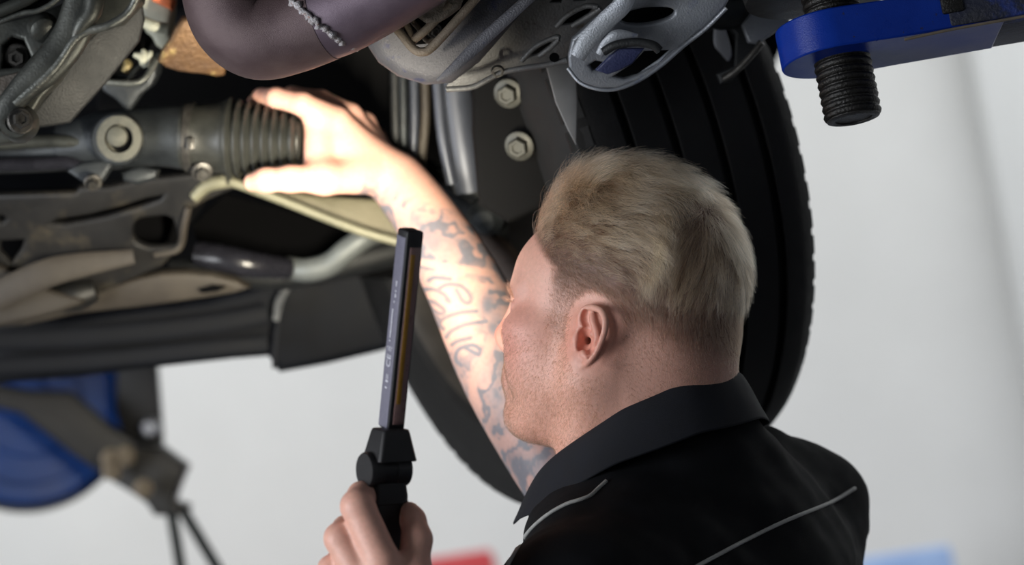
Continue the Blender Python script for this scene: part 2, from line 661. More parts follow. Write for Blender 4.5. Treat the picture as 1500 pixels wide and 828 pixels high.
    S.cap(A_(572, 858, 2.392), A_(598, 858, 2.395), .014, .015, .016)
    # nails
    me, co = S.mesh('person')
    return me, co, S.ear_c


skin_me, skin_co, EAR_C = build_skin()
HLOC = np.stack([(skin_co - HC) @ a for a in HAX], 1) * 1000     # head coordinates in mm


def sstep(a, b, x):
    t = np.clip((x - a) / (b - a), 0, 1)
    return t * t * (3 - 2 * t)


def vnoise(co, sc, oct_=3, seed=0):
    out = np.zeros(len(co))
    for i, c in enumerate(co):
        out[i] = noise.fractal(Vector((c[0] * sc + seed, c[1] * sc, c[2] * sc)), 1.0, 2.0, oct_)
    return out


def pxof(co):
    return 750 + co[:, 0] / co[:, 1] * FPX, 414 - co[:, 2] / co[:, 1] * FPX


def seg_dist(P, A, B):
    ab = B - A
    t = np.clip(((P - A) @ ab) / max(ab @ ab, 1e-12), 0, 1)
    return np.linalg.norm(P - A - t[:, None] * ab, axis=1)


def hairline(f, l, u):
    """1 where head hair grows."""
    front = np.where(u > 55, 50 + (u - 55) * 1.35, 47.0)
    front = np.where(u < 0, np.interp(u, [-60, -30, -12, 0], [-40, -30, 30, 46]), front)
    top = sstep(6, -12, f - front)
    nape = sstep(-82, -55, u + np.clip(f + 60, -50, 40) * .15)
    behind = sstep(.8, 1.15, ((f - 0) / 25) ** 2 + ((u - 2) / 36) ** 2)
    behind = np.where(u < -20, np.where(f > -18, 0, behind), behind)
    return top * nape * behind


def skin_colour():
    n = len(skin_co)
    F_, L_, U_ = HLOC.T
    base = np.tile(np.array(lin((222, 170, 152))), (n, 1))
    head = sstep(.20, .165, np.linalg.norm(skin_co - HC, axis=1))
    mix = lambda m, c: base.__iadd__((np.array(lin(c)) - base) * m[:, None])
    # cheeks, nose, ears pinker
    red = np.exp(-(((F_ - 75) / 30) ** 2 + ((np.abs(L_) - 45) / 28) ** 2 + ((U_ + 18) / 34) ** 2))
    nose = np.exp(-(((F_ - 118) / 14) ** 2 + (L_ / 18) ** 2 + ((U_ + 16) / 18) ** 2))
    ear = np.exp(-((np.linalg.norm(skin_co - EAR_C, axis=1) / .03) ** 4)) * (np.abs(L_) > 70)
    mix(np.clip(red * .55, 0, 1) * head, (206, 112, 104))
    mix(np.clip(nose * .6, 0, 1) * head, (205, 112, 104))
    mix(ear * .5, (214, 128, 108))
    mix(sstep(-60, -130, U_) * head * .35, (205, 140, 116))
    lips = np.exp(-(((F_ - 98) / 9) ** 2 + (L_ / 24) ** 2 + ((U_ + 61) / 7) ** 4)) * (F_ > 84)
    mix(np.clip(lips * .7, 0, 1), (176, 96, 92))
    hm = hairline(F_, L_, U_) * head
    hm *= 1 - np.clip(ear * 1.5, 0, 1) * (np.abs(L_) > 73)
    side = sstep(15, 60, U_ + np.clip(-F_ - 20, 0, 80) * .55)
    mix(hm * (.30 + .58 * side), (84, 62, 52))
    eyew = [np.linalg.norm(HLOC - np.array((93.5, s * 31, 8.5)), axis=1) for s in (1, -1)]
    for d in eyew:
        mix(sstep(7.5, 5.5, d), (225, 220, 214))
        mix(sstep(3.6, 2.8, d), (70, 90, 110))
    # tattooed right forearm
    P = skin_co
    axis = [ELB_R, A_(800, 648, 2.835), A_(737, 535, 2.87), A_(672, 402, 2.91), A_(625, 322, 2.94), WRI_R]
    dm = np.min([seg_dist(P, axis[i], axis[i + 1]) for i in range(5)] + [seg_dist(P, SHO_R, ELB_R)], axis=0)
    X, Y = pxof(P)
    T = (Y - 262) - (X - 580) * .35                       # along the arm in the view, px
    arm = (dm < .052) & (P[:, 1] > 2.70) & (X < 900)
    idx = np.where(arm)[0]
    x, y, t = X[idx], Y[idx], T[idx]
    n1 = vnoise(P[idx], 42, 3, 3.1)
    n2 = vnoise(P[idx], 95, 2, 9.7)
    facing = np.clip((2.93 - P[idx, 1]) / .03, 0, 1)
    ink = np.clip(.30 + .9 * n1, 0, 1) * .8
    sw = np.sin((x * .62 + y * .42) * .13 + n1 * 5.0)
    ink = np.clip(ink * .65 + sstep(.25, .9, sw) * .6 + np.clip(n2, 0, 1) * .3, 0, 1)
    # lettered field: bare skin with pen strokes
    fld = np.exp(-(((x - 662) / 46) ** 4 + ((y - 458) / 66) ** 4))
    ink = ink * (1 - .88 * fld)
    S = lambda L: [(600 + a / 4.36, 370 + b / 4.36) for a, b in L]
    strokes = [[(190, 230), (240, 205), (330, 215), (390, 280), (380, 320), (340, 310), (300, 240)],
               [(75, 240), (150, 235), (220, 270), (255, 315), (235, 300)],
               [(115, 310), (160, 320), (222, 370), (200, 392), (150, 370), (115, 325)],
               [(215, 488), (190, 460), (220, 420), (320, 385), (430, 375)],
               [(235, 540), (270, 500), (360, 460), (490, 440)],
               [(270, 590), (310, 565), (390, 545)],
               [(330, 720), (298, 690), (300, 640), (330, 610), (400, 592), (450, 620), (440, 652), (350, 605)],
               [(70, 90), (150, 100), (230, 60)], [(120, 180), (160, 160), (260, 170)], [(140, 400), (190, 430), (170, 450)]]
    pp = np.stack([x, y], 1)
    for L in strokes:
        L = crm(S(L), 4)
        d = np.min([seg_dist(pp, L[i], L[i + 1]) for i in range(len(L) - 1)], axis=0)
        ink = np.maximum(ink, sstep(5.0, 1.5, d) * .95 * facing)
    for L, wd in (([(722, 488), (712, 520), (694, 560), (692, 600)], 6), ([(582, 320), (584, 295), (600, 280), (622, 275)], 4), ([(594, 328), (598, 305), (612, 293)], 4), ([(620, 385), (660, 392), (720, 400)], 5)):
        L = crm(L, 4)
        d = np.min([seg_dist(pp, L[i], L[i + 1]) for i in range(len(L) - 1)], axis=0)
        ink = ink * (1 - sstep(wd + 3, wd - 2, d))
    for cx, cy, rx, ry, v in ((713, 447, 14, 20, .8), (722, 480, 12, 14, .7), (735, 545, 18, 26, .45), (590, 270, 12, 9, .6), (640, 330, 30, 16, .35), (700, 660, 40, 16, .3), (745, 605, 30, 14, .5)):
        ink = np.maximum(ink, v * np.exp(-(((x - cx) / rx) ** 2 + ((y - cy) / ry) ** 2)))
    ink *= sstep(6, 34, t)
    m = np.zeros(n)
    haze = .34 * (1 - fld) * sstep(10, 60, t)
    m[idx] = np.clip(ink * .78 + haze, 0, .86)
    mix(m, (84, 102, 116))
    return base, m, hm


skin_rgb, ink_m, hair_m = skin_colour()
ca = skin_me.color_attributes.new('skin_tone', 'FLOAT_COLOR', 'POINT')
ca.data.foreach_set('color', np.column_stack([skin_rgb, np.ones(len(skin_rgb))]).astype(np.float32).ravel())

M_skin = bpy.data.materials.new('skin')
M_skin.use_nodes = True
nt = M_skin.node_tree
bs = nt.nodes['Principled BSDF']
at_n = nt.nodes.new('ShaderNodeAttribute')
at_n.attribute_name = 'skin_tone'
tcn = nt.nodes.new('ShaderNodeTexCoord')
pn = nt.nodes.new('ShaderNodeTexNoise')
pn.inputs['Scale'].default_value = 260
pn.inputs['Detail'].default_value = 5
nt.links.new(tcn.outputs['Object'], pn.inputs['Vector'])
pm = nt.nodes.new('ShaderNodeMapRange')
pm.inputs['From Min'].default_value, pm.inputs['From Max'].default_value = .3, .7
pm.inputs['To Min'].default_value, pm.inputs['To Max'].default_value = .93, 1.05
nt.links.new(pn.outputs['Fac'], pm.inputs['Value'])
mxn = nt.nodes.new('ShaderNodeVectorMath')
mxn.operation = 'SCALE'
nt.links.new(at_n.outputs['Color'], mxn.inputs[0])
nt.links.new(pm.outputs['Result'], mxn.inputs['Scale'])
nt.links.new(mxn.outputs['Vector'], bs.inputs['Base Color'])
vo = nt.nodes.new('ShaderNodeTexVoronoi')
vo.inputs['Scale'].default_value = 900
nt.links.new(tcn.outputs['Object'], vo.inputs['Vector'])
bpn = nt.nodes.new('ShaderNodeBump')
bpn.inputs['Strength'].default_value = .22
bpn.inputs['Distance'].default_value = .0006
nt.links.new(vo.outputs['Distance'], bpn.inputs['Height'])
nt.links.new(bpn.outputs['Normal'], bs.inputs['Normal'])
bs.inputs['Roughness'].default_value = .48
bs.inputs['Subsurface Weight'].default_value = .12
bs.inputs['Subsurface Radius'].default_value = (1.0, .35, .18)
bs.inputs['Subsurface Scale'].default_value = .004

person = link('person', skin_me, M_skin)
tag(person, 'man in a black work jacket seen from behind, tattooed arm raised under the car', 'person')


# ---- hair
def hair_mat(name, rgb, rough=.35, var=.25, root_dark=.8):
    m = bpy.data.materials.new(name)
    m.use_nodes = True
    nt = m.node_tree
    nt.nodes.remove(nt.nodes['Principled BSDF'])
    h = nt.nodes.new('ShaderNodeBsdfHairPrincipled')
    h.parametrization = 'COLOR'
    h.inputs['Roughness'].default_value = rough
    h.inputs['Radial Roughness'].default_value = .5
    hi = nt.nodes.new('ShaderNodeAttribute')
    hi.attribute_name = 'tone'
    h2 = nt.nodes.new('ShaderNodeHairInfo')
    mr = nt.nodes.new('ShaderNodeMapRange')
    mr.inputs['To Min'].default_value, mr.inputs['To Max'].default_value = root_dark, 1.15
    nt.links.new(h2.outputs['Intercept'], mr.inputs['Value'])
    vs = nt.nodes.new('ShaderNodeVectorMath')
    vs.operation = 'SCALE'
    rp = nt.nodes.new('ShaderNodeValToRGB')
    c = np.array(lin(rgb))
    rp.color_ramp.elements[0].color = (*(c * (1 - var)), 1)
    rp.color_ramp.elements[1].color = (*np.minimum(c * (1 + var), 1), 1)
    nt.links.new(hi.outputs['Fac'], rp.inputs['Fac'])
    nt.links.new(rp.outputs['Color'], vs.inputs[0])
    nt.links.new(mr.outputs['Result'], vs.inputs['Scale'])
    nt.links.new(vs.outputs['Vector'], h.inputs['Color'])
    nt.links.new(h.outputs[0], nt.nodes['Material Output'].inputs['Surface'])
    return m


skin_me.calc_loop_triangles()
VN = np.empty(len(skin_co) * 3)
skin_me.vertices.foreach_get('normal', VN)
VN = VN.reshape(-1, 3) @ MW            # shop axes
VN_H = np.stack([VN @ a for a in HAX], 1)


def sample(weight, count):
    p = weight / weight.sum()
    i = RNG.choice(len(p), count, p=p)
    return i


# area weight: verts are denser nowhere near evenly, good enough inside the head's fine grid
def strands(name, roots, normals, tang, length, lift, m, parent, npt=6, tonemix=.4, rad=.00005, clump=0, bias=None, cl_amt=.6, bend=None, jit=.18):
    k = len(roots)
    tone = RNG.random(k)
    t = np.linspace(0, 1, npt)
    tang = tang + RNG.normal(size=(k, 3)) * jit
    tang -= normals * np.einsum('ij,ij->i', tang, normals)[:, None]
    tang /= np.linalg.norm(tang, axis=1)[:, None] + 1e-9
    up = lift[:, None] * (t - .45 * t * t)[None]
    al = np.sqrt(np.clip(1 - lift[:, None] ** 2 * .5, .2, 1)) * (t ** 1.25)[None]
    pts = roots[:, None] + length[:, None, None] * (normals[:, None] * up[..., None] + tang[:, None] * al[..., None])
    if bend is not None:
        pts = pts + bend[:, None] * (t ** 2)[None, :, None] * length[:, None, None]
    if clump:
        ci = RNG.choice(k, clump, replace=False)
        kd = KDTree(clump)
        for j, i in enumerate(ci):
            kd.insert(roots[i], j)
        kd.balance()
        near = np.array([ci[kd.find(r)[1]] for r in roots])
        tone = tonemix * tone + (1 - tonemix) * tone[near]
        amt = cl_amt * (t ** 1.2)[None, :, None] * RNG.uniform(.3, 1, (k, 1, 1))
        off = (roots - roots[near])[:, None] * .25
        ratio = (length / np.maximum(length[near], 1e-4)).clip(.5, 1.5)
        tgt = roots[near][:, None] + (pts[near] - roots[near][:, None]) * ratio[:, None, None] + off
        pts = pts + (tgt - pts) * amt
    pts = pts + RNG.normal(size=pts.shape) * (length[:, None, None] * .02) * t[None, :, None]
    cu = bpy.data.hair_curves.new(name)
    cu.add_curves([npt] * k)
    cu.attributes['position'].data.foreach_set('vector', wpts(pts.reshape(-1, 3)).astype(np.float32).ravel())
    ra = cu.attributes.new('radius', 'FLOAT', 'POINT')
    ra.data.foreach_set('value', np.tile(rad * np.array([1 - .7 * x ** 2 for x in t]), k).astype(np.float32))
    if bias is not None:
        tone = np.clip(tone * bias, 0, 1)
    tn = cu.attributes.new('tone', 'FLOAT', 'CURVE')
    tn.data.foreach_set('value', tone.astype(np.float32))
    cu.materials.append(m)
    o = bpy.data.objects.new(name, cu)
    COL.objects.link(o)
    o.parent = parent
    return o


F_, L_, U_ = HLOC.T
nohair = ((((F_ + 6) / 25) ** 2 + ((U_ + 2) / 38) ** 2) < 1) & (np.abs(L_) > 58)
near = np.linalg.norm(skin_co - HC, axis=1) < .2
hw = np.where(near & ~nohair, hair_m, 0)
bound = np.interp(F_, [-110, -95, -60, -20, 30, 60], [26, 28, 36, 46, 58, 62])
long_w = sstep(-8, 14, U_ - bound)
KC = np.array((-78.0, 18, 118))
to = KC - HLOC
dk = np.linalg.norm(to, axis=1)
to /= dk[:, None] + 1e-6
back = np.tile(np.array((-1.0, 0, .12)), (len(F_), 1))
back[:, 2] += np.where(np.abs(L_) > 45, -.35, 0) * sstep(20, -60, F_)
back[:, 2] += sstep(35, 75, F_) * .45
back[:, 1] += np.sign(L_) * .18
wf = sstep(-15, -100, F_)
away = -to + np.array((0, 0, -.5))
away[:, 1] += np.clip((HLOC[:, 1] - KC[1]) / 60, -1, 1) * .5
dirH = back * (1 - wf)[:, None] + away * wf[:, None]
# slow swirl so that the locks cross one another
ns = np.array([noise.noise_vector(Vector((c * 26).tolist())) for c in HLOC / 1000 * 1.0]) if False else None


def to_shop(v):
    return v @ np.array(HAX)


i = sample(hw * long_w, 32000)
q = np.array([noise.noise_vector(Vector((HLOC[j] * .034).tolist()))[:] for j in i])
tg = dirH[i] + q * .65
ln = .007 + .045 * sstep(-6, 44, (U_ - bound)[i] + RNG.normal(size=len(i)) * 7) * RNG.uniform(.65, 1.15, len(i))
ln *= np.interp(F_[i], [-110, -85, -40, 20, 70], [.55, .68, .9, 1.05, 1.25]) * np.interp(U_[i], [30, 90], [.7, 1.0])
lift = np.interp(F_[i], [-110, -70, 0, 50, 85], [.22, .48, .80, .92, .88]) * RNG.uniform(.75, 1.2, len(i))
lift *= np.interp(U_[i], [40, 110], [.7, 1.0])
rt = skin_co[i] + RNG.normal(size=(len(i), 3)) * .0008
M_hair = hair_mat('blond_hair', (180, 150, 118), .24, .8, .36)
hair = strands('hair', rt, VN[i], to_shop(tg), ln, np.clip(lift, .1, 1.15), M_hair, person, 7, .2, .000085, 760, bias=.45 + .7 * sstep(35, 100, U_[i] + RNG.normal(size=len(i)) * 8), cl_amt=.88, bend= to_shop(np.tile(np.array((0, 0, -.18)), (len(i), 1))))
hair['kind'] = 'stuff'
M_fade = hair_mat('cropped_hair', (104, 80, 62), .35, .6, .7)
i = sample(hw * (1 - long_w) * (.25 + .75 * sstep(-50, 20, U_)), 22000)
tg = dirH[i] + np.array((-.3, 0, -1.1))
ln = (.0022 + .0085 * sstep(-42, 6, (U_ - bound)[i])) * RNG.uniform(.6, 1.25, len(i))
o = strands('cropped_hair', skin_co[i], VN[i], to_shop(tg), ln, np.full(len(i), .55), M_fade, person, 4, .4, .000065, jit=.4)
tag(o, 'short dark faded hair above the ear', kind='stuff')
# beard stubble, moustache
bw = sstep(2, -22, U_) * sstep(-28, -5, F_ + np.clip(-60 - U_, 0, 60) * .3) * (np.linalg.norm(skin_co - HC, axis=1) < .175) * ~nohair
bw *= 1 - np.exp(-(((F_ - 72) / 20) ** 2 + ((np.abs(L_) - 42) / 22) ** 2 + ((U_ + 12) / 30) ** 2)) * .97
bw *= np.where((F_ > 96) & (U_ > -44), 0, 1) * sstep(-150, -105, U_)
side_b = ((F_ > 18) & (F_ < 46) & (U_ > -20) & (U_ < 14) & ~nohair) * .8
i = sample(np.maximum(bw, side_b) * near, 24000)
M_beard = hair_mat('beard_stubble', (110, 80, 56), .4, .6)
o = strands('beard_stubble', skin_co[i], VN[i], to_shop(np.tile(np.array((.25, 0, -1.0)), (len(i), 1))), .0032 * RNG.uniform(.5, 1.3, len(i)), np.full(len(i), .7), M_beard, person, 3, .4, .000055, jit=.5)
tag(o, 'sandy beard stubble on cheek and jaw', kind='stuff')
ew = np.zeros(len(F_))
for s in (1, -1):
    ew += np.exp(-(((U_ - 24 - np.clip((np.abs(L_) - 30) * -.1, -3, 3)) / 4) ** 2)) * (np.sign(L_) == s) * (np.abs(L_) > 12) * (np.abs(L_) < 47) * (F_ > 68)
i = sample(ew * near, 700)
o = strands('eyebrow', skin_co[i], VN[i], to_shop(np.array((-.3, 0, .35)) + np.stack([0 * F_[i], np.sign(L_[i]) * 1.0, 0 * F_[i]], 1)), .008 * RNG.uniform(.6, 1.2, len(i)), np.full(len(i), .7), M_hair, person, 4, .4, .00006, jit=.3)
o['kind'] = 'stuff'
for s in (1, -1):
    k = 60
    lx = np.linspace(20, 43, k)
    r = np.stack([np.interp(lx, [20, 31, 43], [94, 97, 90]), s * lx, np.full(k, 13.0)], 1)
    o = strands('eyelash', HC + to_shop(r) / 1000, np.tile(to_shop(np.array([[.8, 0, .3]])), (k, 1)), to_shop(np.tile(np.array((.6, s * .3, .3)), (k, 1))), np.full(k, .009), np.full(k, .6), M_hair, person, 4, .4, .00006, jit=.1)
    o['kind'] = 'stuff'
# ---- finger nails on the thumb of the lamp hand
# ------------------------------------------------------------------ clothes
M_cloth = mat('black_workwear', (11, 12, 15), (16, 17, 21), 60, .85, bump=.25, bscale=1400, spec=.18)
M_collar = mat('collar_twill', (22, 24, 30), (28, 30, 37), 60, .8, bump=.25, bscale=1600, spec=.3)
M_pipe = mat('grey_piping', (150, 150, 148), (168, 168, 165), 200, .6)


def build_jacket():
    xs = np.arange(-.20, .45, .0045)
    ys = np.arange(2.30, 3.02, .0045)
    zs = np.arange(-.86, -.07, .0045)
    S = Field(xs, ys, zs)
    sh = SHO_R - SHO_L
    sh /= np.linalg.norm(sh)
    upv = np.array(UPV)
    fr = np.cross(sh, upv)
    fr /= np.linalg.norm(fr)
    upv = np.cross(fr, sh)
    mid = (SHO_R + SHO_L) / 2
    S.cap(A_(985, 735, 2.672), A_(1040, 830, 2.68), .072, .10, .03)
    S.cap(A_(1028, 690, 2.672), A_(1040, 800, 2.69), .068, .09, .04)
    S.cap(A_(1120, 655, 2.775), A_(1222, 712, 2.835), .020, .024, .010)
    S.cap(A_(1008, 660, 2.655), A_(1040, 800, 2.685), .062, .09, .03)
    S.cap(A_(854, 806, 2.63), A_(866, 890, 2.59), .052, .06, .03)
    S.cap(A_(822, 782, 2.668), A_(830, 880, 2.63), .031, .04, .02)
    S.cap(A_(1000, 735, 2.70), SHO_R + np.array((0, 0, -.008)), .066, .066, .05)
    S.cap(A_(955, 745, 2.635), SHO_L + np.array((0, 0, -.008)), .070, .072, .05)
    S.ell(mid + upv * -.10, (sh, fr, upv), (.215, .125, .20), .06)
    S.ell(mid + upv * -.30, (sh, fr, upv), (.185, .125, .26), .06)
    S.ell(mid + upv * -.52, (sh, fr, upv), (.175, .125, .16), .06)
    S.ell(mid + upv * -.06 + sh * .10, (sh, fr, upv), (.085, .10, .12), .05)
    S.ell(mid + upv * -.06 - sh * .10, (sh, fr, upv), (.085, .10, .12), .05)
    # sleeves
    S.cap(SHO_R, ELB_R + (SHO_R - ELB_R) * .22, .070, .062, .045)
    S.cap(SHO_L, ELB_L, .072, .060, .045)
    S.cap(ELB_L, ELB_L + (WRI_L - ELB_L) * .35, .058, .050, .03)
    # creases of the raised shoulder and the pulled back cloth
    F_ = lambda pts, r, k=.012: S.chain([A_(*p) for p in pts], [r] * len(pts), k)
    me, co = S.mesh('jacket', .012)
    nrm = np.empty(len(co) * 3)
    me.vertices.foreach_get('normal', nrm)
    nrm = nrm.reshape(-1, 3)
    w = np.zeros(len(co))
    for i, c in enumerate(co):
        p = Vector((c @ sh * 10, c @ fr * 13, c @ upv * 20))
        w[i] = noise.fractal(p * .75, 1.0, 2.0, 3) * .0042 + noise.noise(Vector((c @ sh * 34 + c @ upv * 16, c @ fr * 9, c @ upv * 9))) * .0022
    v = wpts(co) + nrm * w[:, None]
    me.vertices.foreach_set('co', v.astype(np.float32).ravel())
    me.update()
    return me, v


jacket_me, jacket_v = build_jacket()
jacket = link('jacket', jacket_me, M_cloth, person)
jacket['label'] = 'black work jacket with pale grey piping'
bvh = BVHTree.FromPolygons([Vector(v) for v in jacket_v], [tuple(p.vertices) for p in jacket_me.polygons])


def on_jacket(px, py, off=.001):
    """point of the jacket's near surface along a line of sight"""
    d = (wpt(at(px, py, 1.0)) - ORG).normalized()
    h = bvh.ray_cast(ORG, d)
    if h[0] is None:
        h = bvh.find_nearest(wpt(at(px, py, 2.75)))
    return np.array(inv_wpts([np.array(h[0] + h[1] * off)])[0])


def piping(pts, r=.0019):
    P = [on_jacket(*p) for p in crm(pts, 10)]
    P = np.array(P)
    for _ in range(2):
        P[1:-1] = (P[:-2] + P[1:-1] * 2 + P[2:]) / 4
    v, f = tube_geo(P, r, 8)
    return link('piping', mesh_from(v, f), M_pipe, jacket)


piping([(1251, 716), (1215, 737), (1150, 764), (1090, 793), (1018, 832), (960, 868)])
piping([(889, 706), (878, 716), (866, 727), (852, 733), (830, 740), (805, 754), (780, 775), (762, 800), (744, 832), (732, 860)])

# folded collar round the neck, open at the throat
cf = np.array((-.88, .47, 0)) / np.linalg.norm((-.88, .47, 0))
cl = np.array((-.47, -.88, 0))
CC = A_(945, 640, 2.668)


def build_collar():
    prof_n = []
    rows = []
    for a in np.linspace(-158, 158, 60):
        t = math.radians(a)
        # a=0 at the nape, +90 at the near (left) side
        k = abs(a) / 158
        rx = np.interp(k, [0, .5, .8, 1], [.088, .090, .108, .112])
        ry = np.interp(k, [0, .5, 1], [.088, .086, .080])
        c = -cf * math.cos(t) * rx + cl * math.sin(t) * ry
        drop = np.interp(k, [0, .25, .5, .75, 1], [.064, .056, .030, -.010, -.052])
        top = CC + c + U0 * drop
        out = -cf * math.cos(t) / rx + cl * math.sin(t) / ry
        out /= np.linalg.norm(out)
        wid = np.interp(k, [0, .5, .8, 1], [.044, .050, .052, .034])
        flare = np.interp(k, [0, .5, .8, 1], [.018, .020, .020, .014])
        dn = np.array((.10, 0, -1.0))
        dn = dn + cf * np.interp(k, [0, .5, 1], [0, .12, .05])
        dn /= np.linalg.norm(dn)
        row = []
        th = .0028
        # inner stand from below, up over the fold, down the outer leaf and back inside it
        row.append(top + dn * .046 - out * .004)
        row.append(top + dn * .020 - out * .003)
        row.append(top + dn * .004 - out * .0015)
        row.append(top + out * .0012 - dn * .0016)
        row.append(top + dn * .004 + out * .0052)
        row.append(top + dn * wid * .35 + out * (.007 + flare * .25))
        row.append(top + dn * wid * .7 + out * (.008 + flare * .55))
        row.append(top + dn * wid + out * (.008 + flare))
        row.append(top + dn * (wid + .001) + out * (.008 + flare - th))
        row.append(top + dn * wid * .6 + out * (.006 + flare * .4 - th))
        row.append(top + dn * .010 + out * .003)
        row.append(top + dn * .046 + out * .000)
        rows.append(row)
    n = len(rows[0])
    v = [p for r in rows for p in r]
    f = []
    for i in range(len(rows) - 1):
        for j in range(n):
            j2 = (j + 1) % n
            f.append((i * n + j, i * n + j2, (i + 1) * n + j2, (i + 1) * n + j))
    f.append(tuple(range(n)))
    f.append(tuple(range((len(rows) - 1) * n, len(rows) * n))[::-1])
    return v, f


v, f = build_collar()
collar = link('collar', sharp(mesh_from(v, f), 50), M_collar, jacket)
mod = collar.modifiers.new('soft', 'SUBSURF')
mod.levels = mod.render_levels = 1

# trousers and boots (below the frame, standing on the floor)
hipw = wpt(Vector(PELV))
sh = wpt(Vector(SHO_R)) - wpt(Vector(SHO_L))
sd = Vector((sh.x, sh.y, 0)).normalized()
fd = Vector((-sd.y, sd.x, 0))
M_trs = mat('dark_trousers', (22, 24, 30), (30, 32, 38), 60, .85, bump=.2, bscale=900)
M_boot = mat('boot_leather', (20, 19, 18), (30, 28, 26), 40, .5)


def legs():
    W = lambda v: inv_wpts([np.array(v)])[0]
    lo = np.array(hipw) - .5
    S = Field(*[np.arange(-.45, .65, .012), np.arange(2.1, 3.3, .012), np.arange(-1.95, -.5, .012)])
    hp = Vector((hipw.x, hipw.y, .96))
    S.ell(W(hp + Vector((0, 0, .04))), [MW.T @ np.array(a) for a in (sd, fd, (0, 0, 1))], (.185, .13, .16), .05)
    for s in (1, -1):
        h = hp + sd * .095 * s
        k = hp + sd * .13 * s + fd * .05 * s + Vector((0, 0, -.46))
        a = hp + sd * .15 * s + fd * .06 * s + Vector((0, 0, -.86))
        S.chain([W(h), W(k), W(a)], [.098, .072, .066], .04)
    return S.mesh('trousers', .03)[0], [hp + sd * .15 * s + fd * .06 * s for s in (1, -1)]


tme, feet = legs()
trs = link('trousers', tme, M_trs, person)
for p in feet:
    S = Field(*[np.arange(-.45, .65, .008), np.arange(2.0, 3.4, .008), np.arange(-2.05, -1.4, .008)])
    W = lambda v: inv_wpts([np.array(v)])[0]
    A = Vector((p.x, p.y, .06))
    axs = [MW.T @ np.array(a) for a in (fd, sd, (0, 0, 1))]
    S.cap(W(A), W(A + Vector((0, 0, .10))), .058, .055, .02)
    S.cap(W(A - fd * .02 + Vector((0, 0, -.012))), W(A + fd * .17 + Vector((0, 0, -.018))), .048, .042, .03)
    bme, bco = S.mesh('boot', .02)
    link('boot', bme, M_boot, person)
# ------------------------------------------------------------------ inspection lamp held in the hand
M_bar = mat('lamp_grey_shell', (104, 102, 118), (116, 114, 128), 300, .42, bump=.15, bscale=2000)
M_blk = mat('lamp_black_plastic', (19, 18, 21), (25, 24, 27), 120, .5, bump=.2, bscale=2500)
M_strip = mat('lamp_side_window', (128, 100, 98), (138, 108, 104), 40, .3, coat=.4)
M_cob = mat('lamp_yellow_phosphor', (150, 108, 26), (166, 122, 34), 200, .5)
M_print = mat('lamp_print', (208, 208, 216), (208, 208, 216), 10, .5)
LT, LB = A_(602, 336, 2.406), A_(573, 628, 2.44)
la = LB - LT
llen = np.linalg.norm(la)
la /= llen
# faces: the printed side looks left and towards the lens, the window side right and towards the lens
qv = np.array((.52, -.85, .0))
qv -= la * (qv @ la)
qv /= np.linalg.norm(qv)               # window normal
pv = np.cross(la, qv)
if pv[0] > 0:
    pv = -pv                            # printed side normal
lamp = thing('work_lamp', wpt(Vector(A_(568, 690, 2.425))), 'black hand-held inspection lamp with a slim light bar', 'work lamp')
hw_, hd_ = .0082, .0092                # half widths along pv / qv


def lb(t, p, q):
    return LT + la * t + pv * p + qv * q


bar = box('light_bar', lb(llen / 2, 0, 0), (llen / 2, hw_, hd_), (la, pv, qv), M_blk, lamp, .0022)
sd_ = box('printed_side', lb(llen / 2 + .002, hw_, 0), (llen / 2 - .004, .0006, hd_ - .0016), (la, pv, qv), M_bar, bar, .0003)
sd_['label'] = 'grey printed side of the lamp bar'
w_ = box('light_window', lb(llen / 2 + .004, -.0010, hd_), (llen / 2 - .010, .0052, .0006), (la, pv, qv), M_strip, bar, .0003)
w_['label'] = 'unlit pinkish window along the bar'
c_ = box('yellow_strip', lb(llen / 2 - .002, .0010, hd_ + .0005), (llen / 2 - .022, .0021, .0004), (la, pv, qv), M_cob, bar, .0002)
c_['label'] = 'yellow strip inside the window'
M_led = emit('lamp_led', (255, 240, 205), 6)
led = box('led_strip', lb(llen / 2, -.0010, -hd_), (llen / 2 - .012, .0048, .0005), (la, pv, qv), M_led, bar, .0002)
led['label'] = 'lit white strip on the far side'
L_ = bpy.data.lights.new('lamp_beam', 'AREA')
L_.shape, L_.size, L_.size_y = 'RECTANGLE', .011, llen * .85
L_.energy, L_.color, L_.spread = 2.6, (1.0, .91, .73), math.radians(80)
lo = bpy.data.objects.new('lamp_beam', L_)
COL.objects.link(lo)
cpos = wpt(Vector(lb(llen / 2, -.001, -hd_ - .003)))
bz = np.array((.28, -.96, 0))
bz -= la * (bz @ la)
zax = Vector(MW @ bz).normalized()
yax = Vector(MW @ la).normalized()
xax = yax.cross(zax)
lo.matrix_world = Matrix(((xax.x, yax.x, zax.x, cpos.x), (xax.y, yax.y, zax.y, cpos.y), (xax.z, yax.z, zax.z, cpos.z), (0, 0, 0, 1)))


# print on the side
def mark(txt, t, q, size, name='print_mark', turn=0):
    cu = bpy.data.curves.new(name, 'FONT')
    cu.body, cu.size, cu.align_x, cu.align_y = txt, size, 'CENTER', 'CENTER'
    cu.extrude = .00005
    ob = bpy.data.objects.new(name + '_src', cu)
    COL.objects.link(ob)
    me = bpy.data.meshes.new_from_object(ob.evaluated_get(bpy.context.evaluated_depsgraph_get()))
    bpy.data.objects.remove(ob)
    co = np.empty(len(me.vertices) * 3)
    me.vertices.foreach_get('co', co)
    co = co.reshape(-1, 3)
    # text runs from the handle up the bar
    P = lb(t, hw_ + .0008, q) + co[:, :1] * (-la) + co[:, 1:2] * (-qv) + co[:, 2:] * pv
    me.vertices.foreach_set('co', wpts(P).ravel())
    me.update()
    me.materials.clear()
    return link(name, me, M_print, bar, smooth=False)


mark('CE', llen * .655, .0000, .0095)
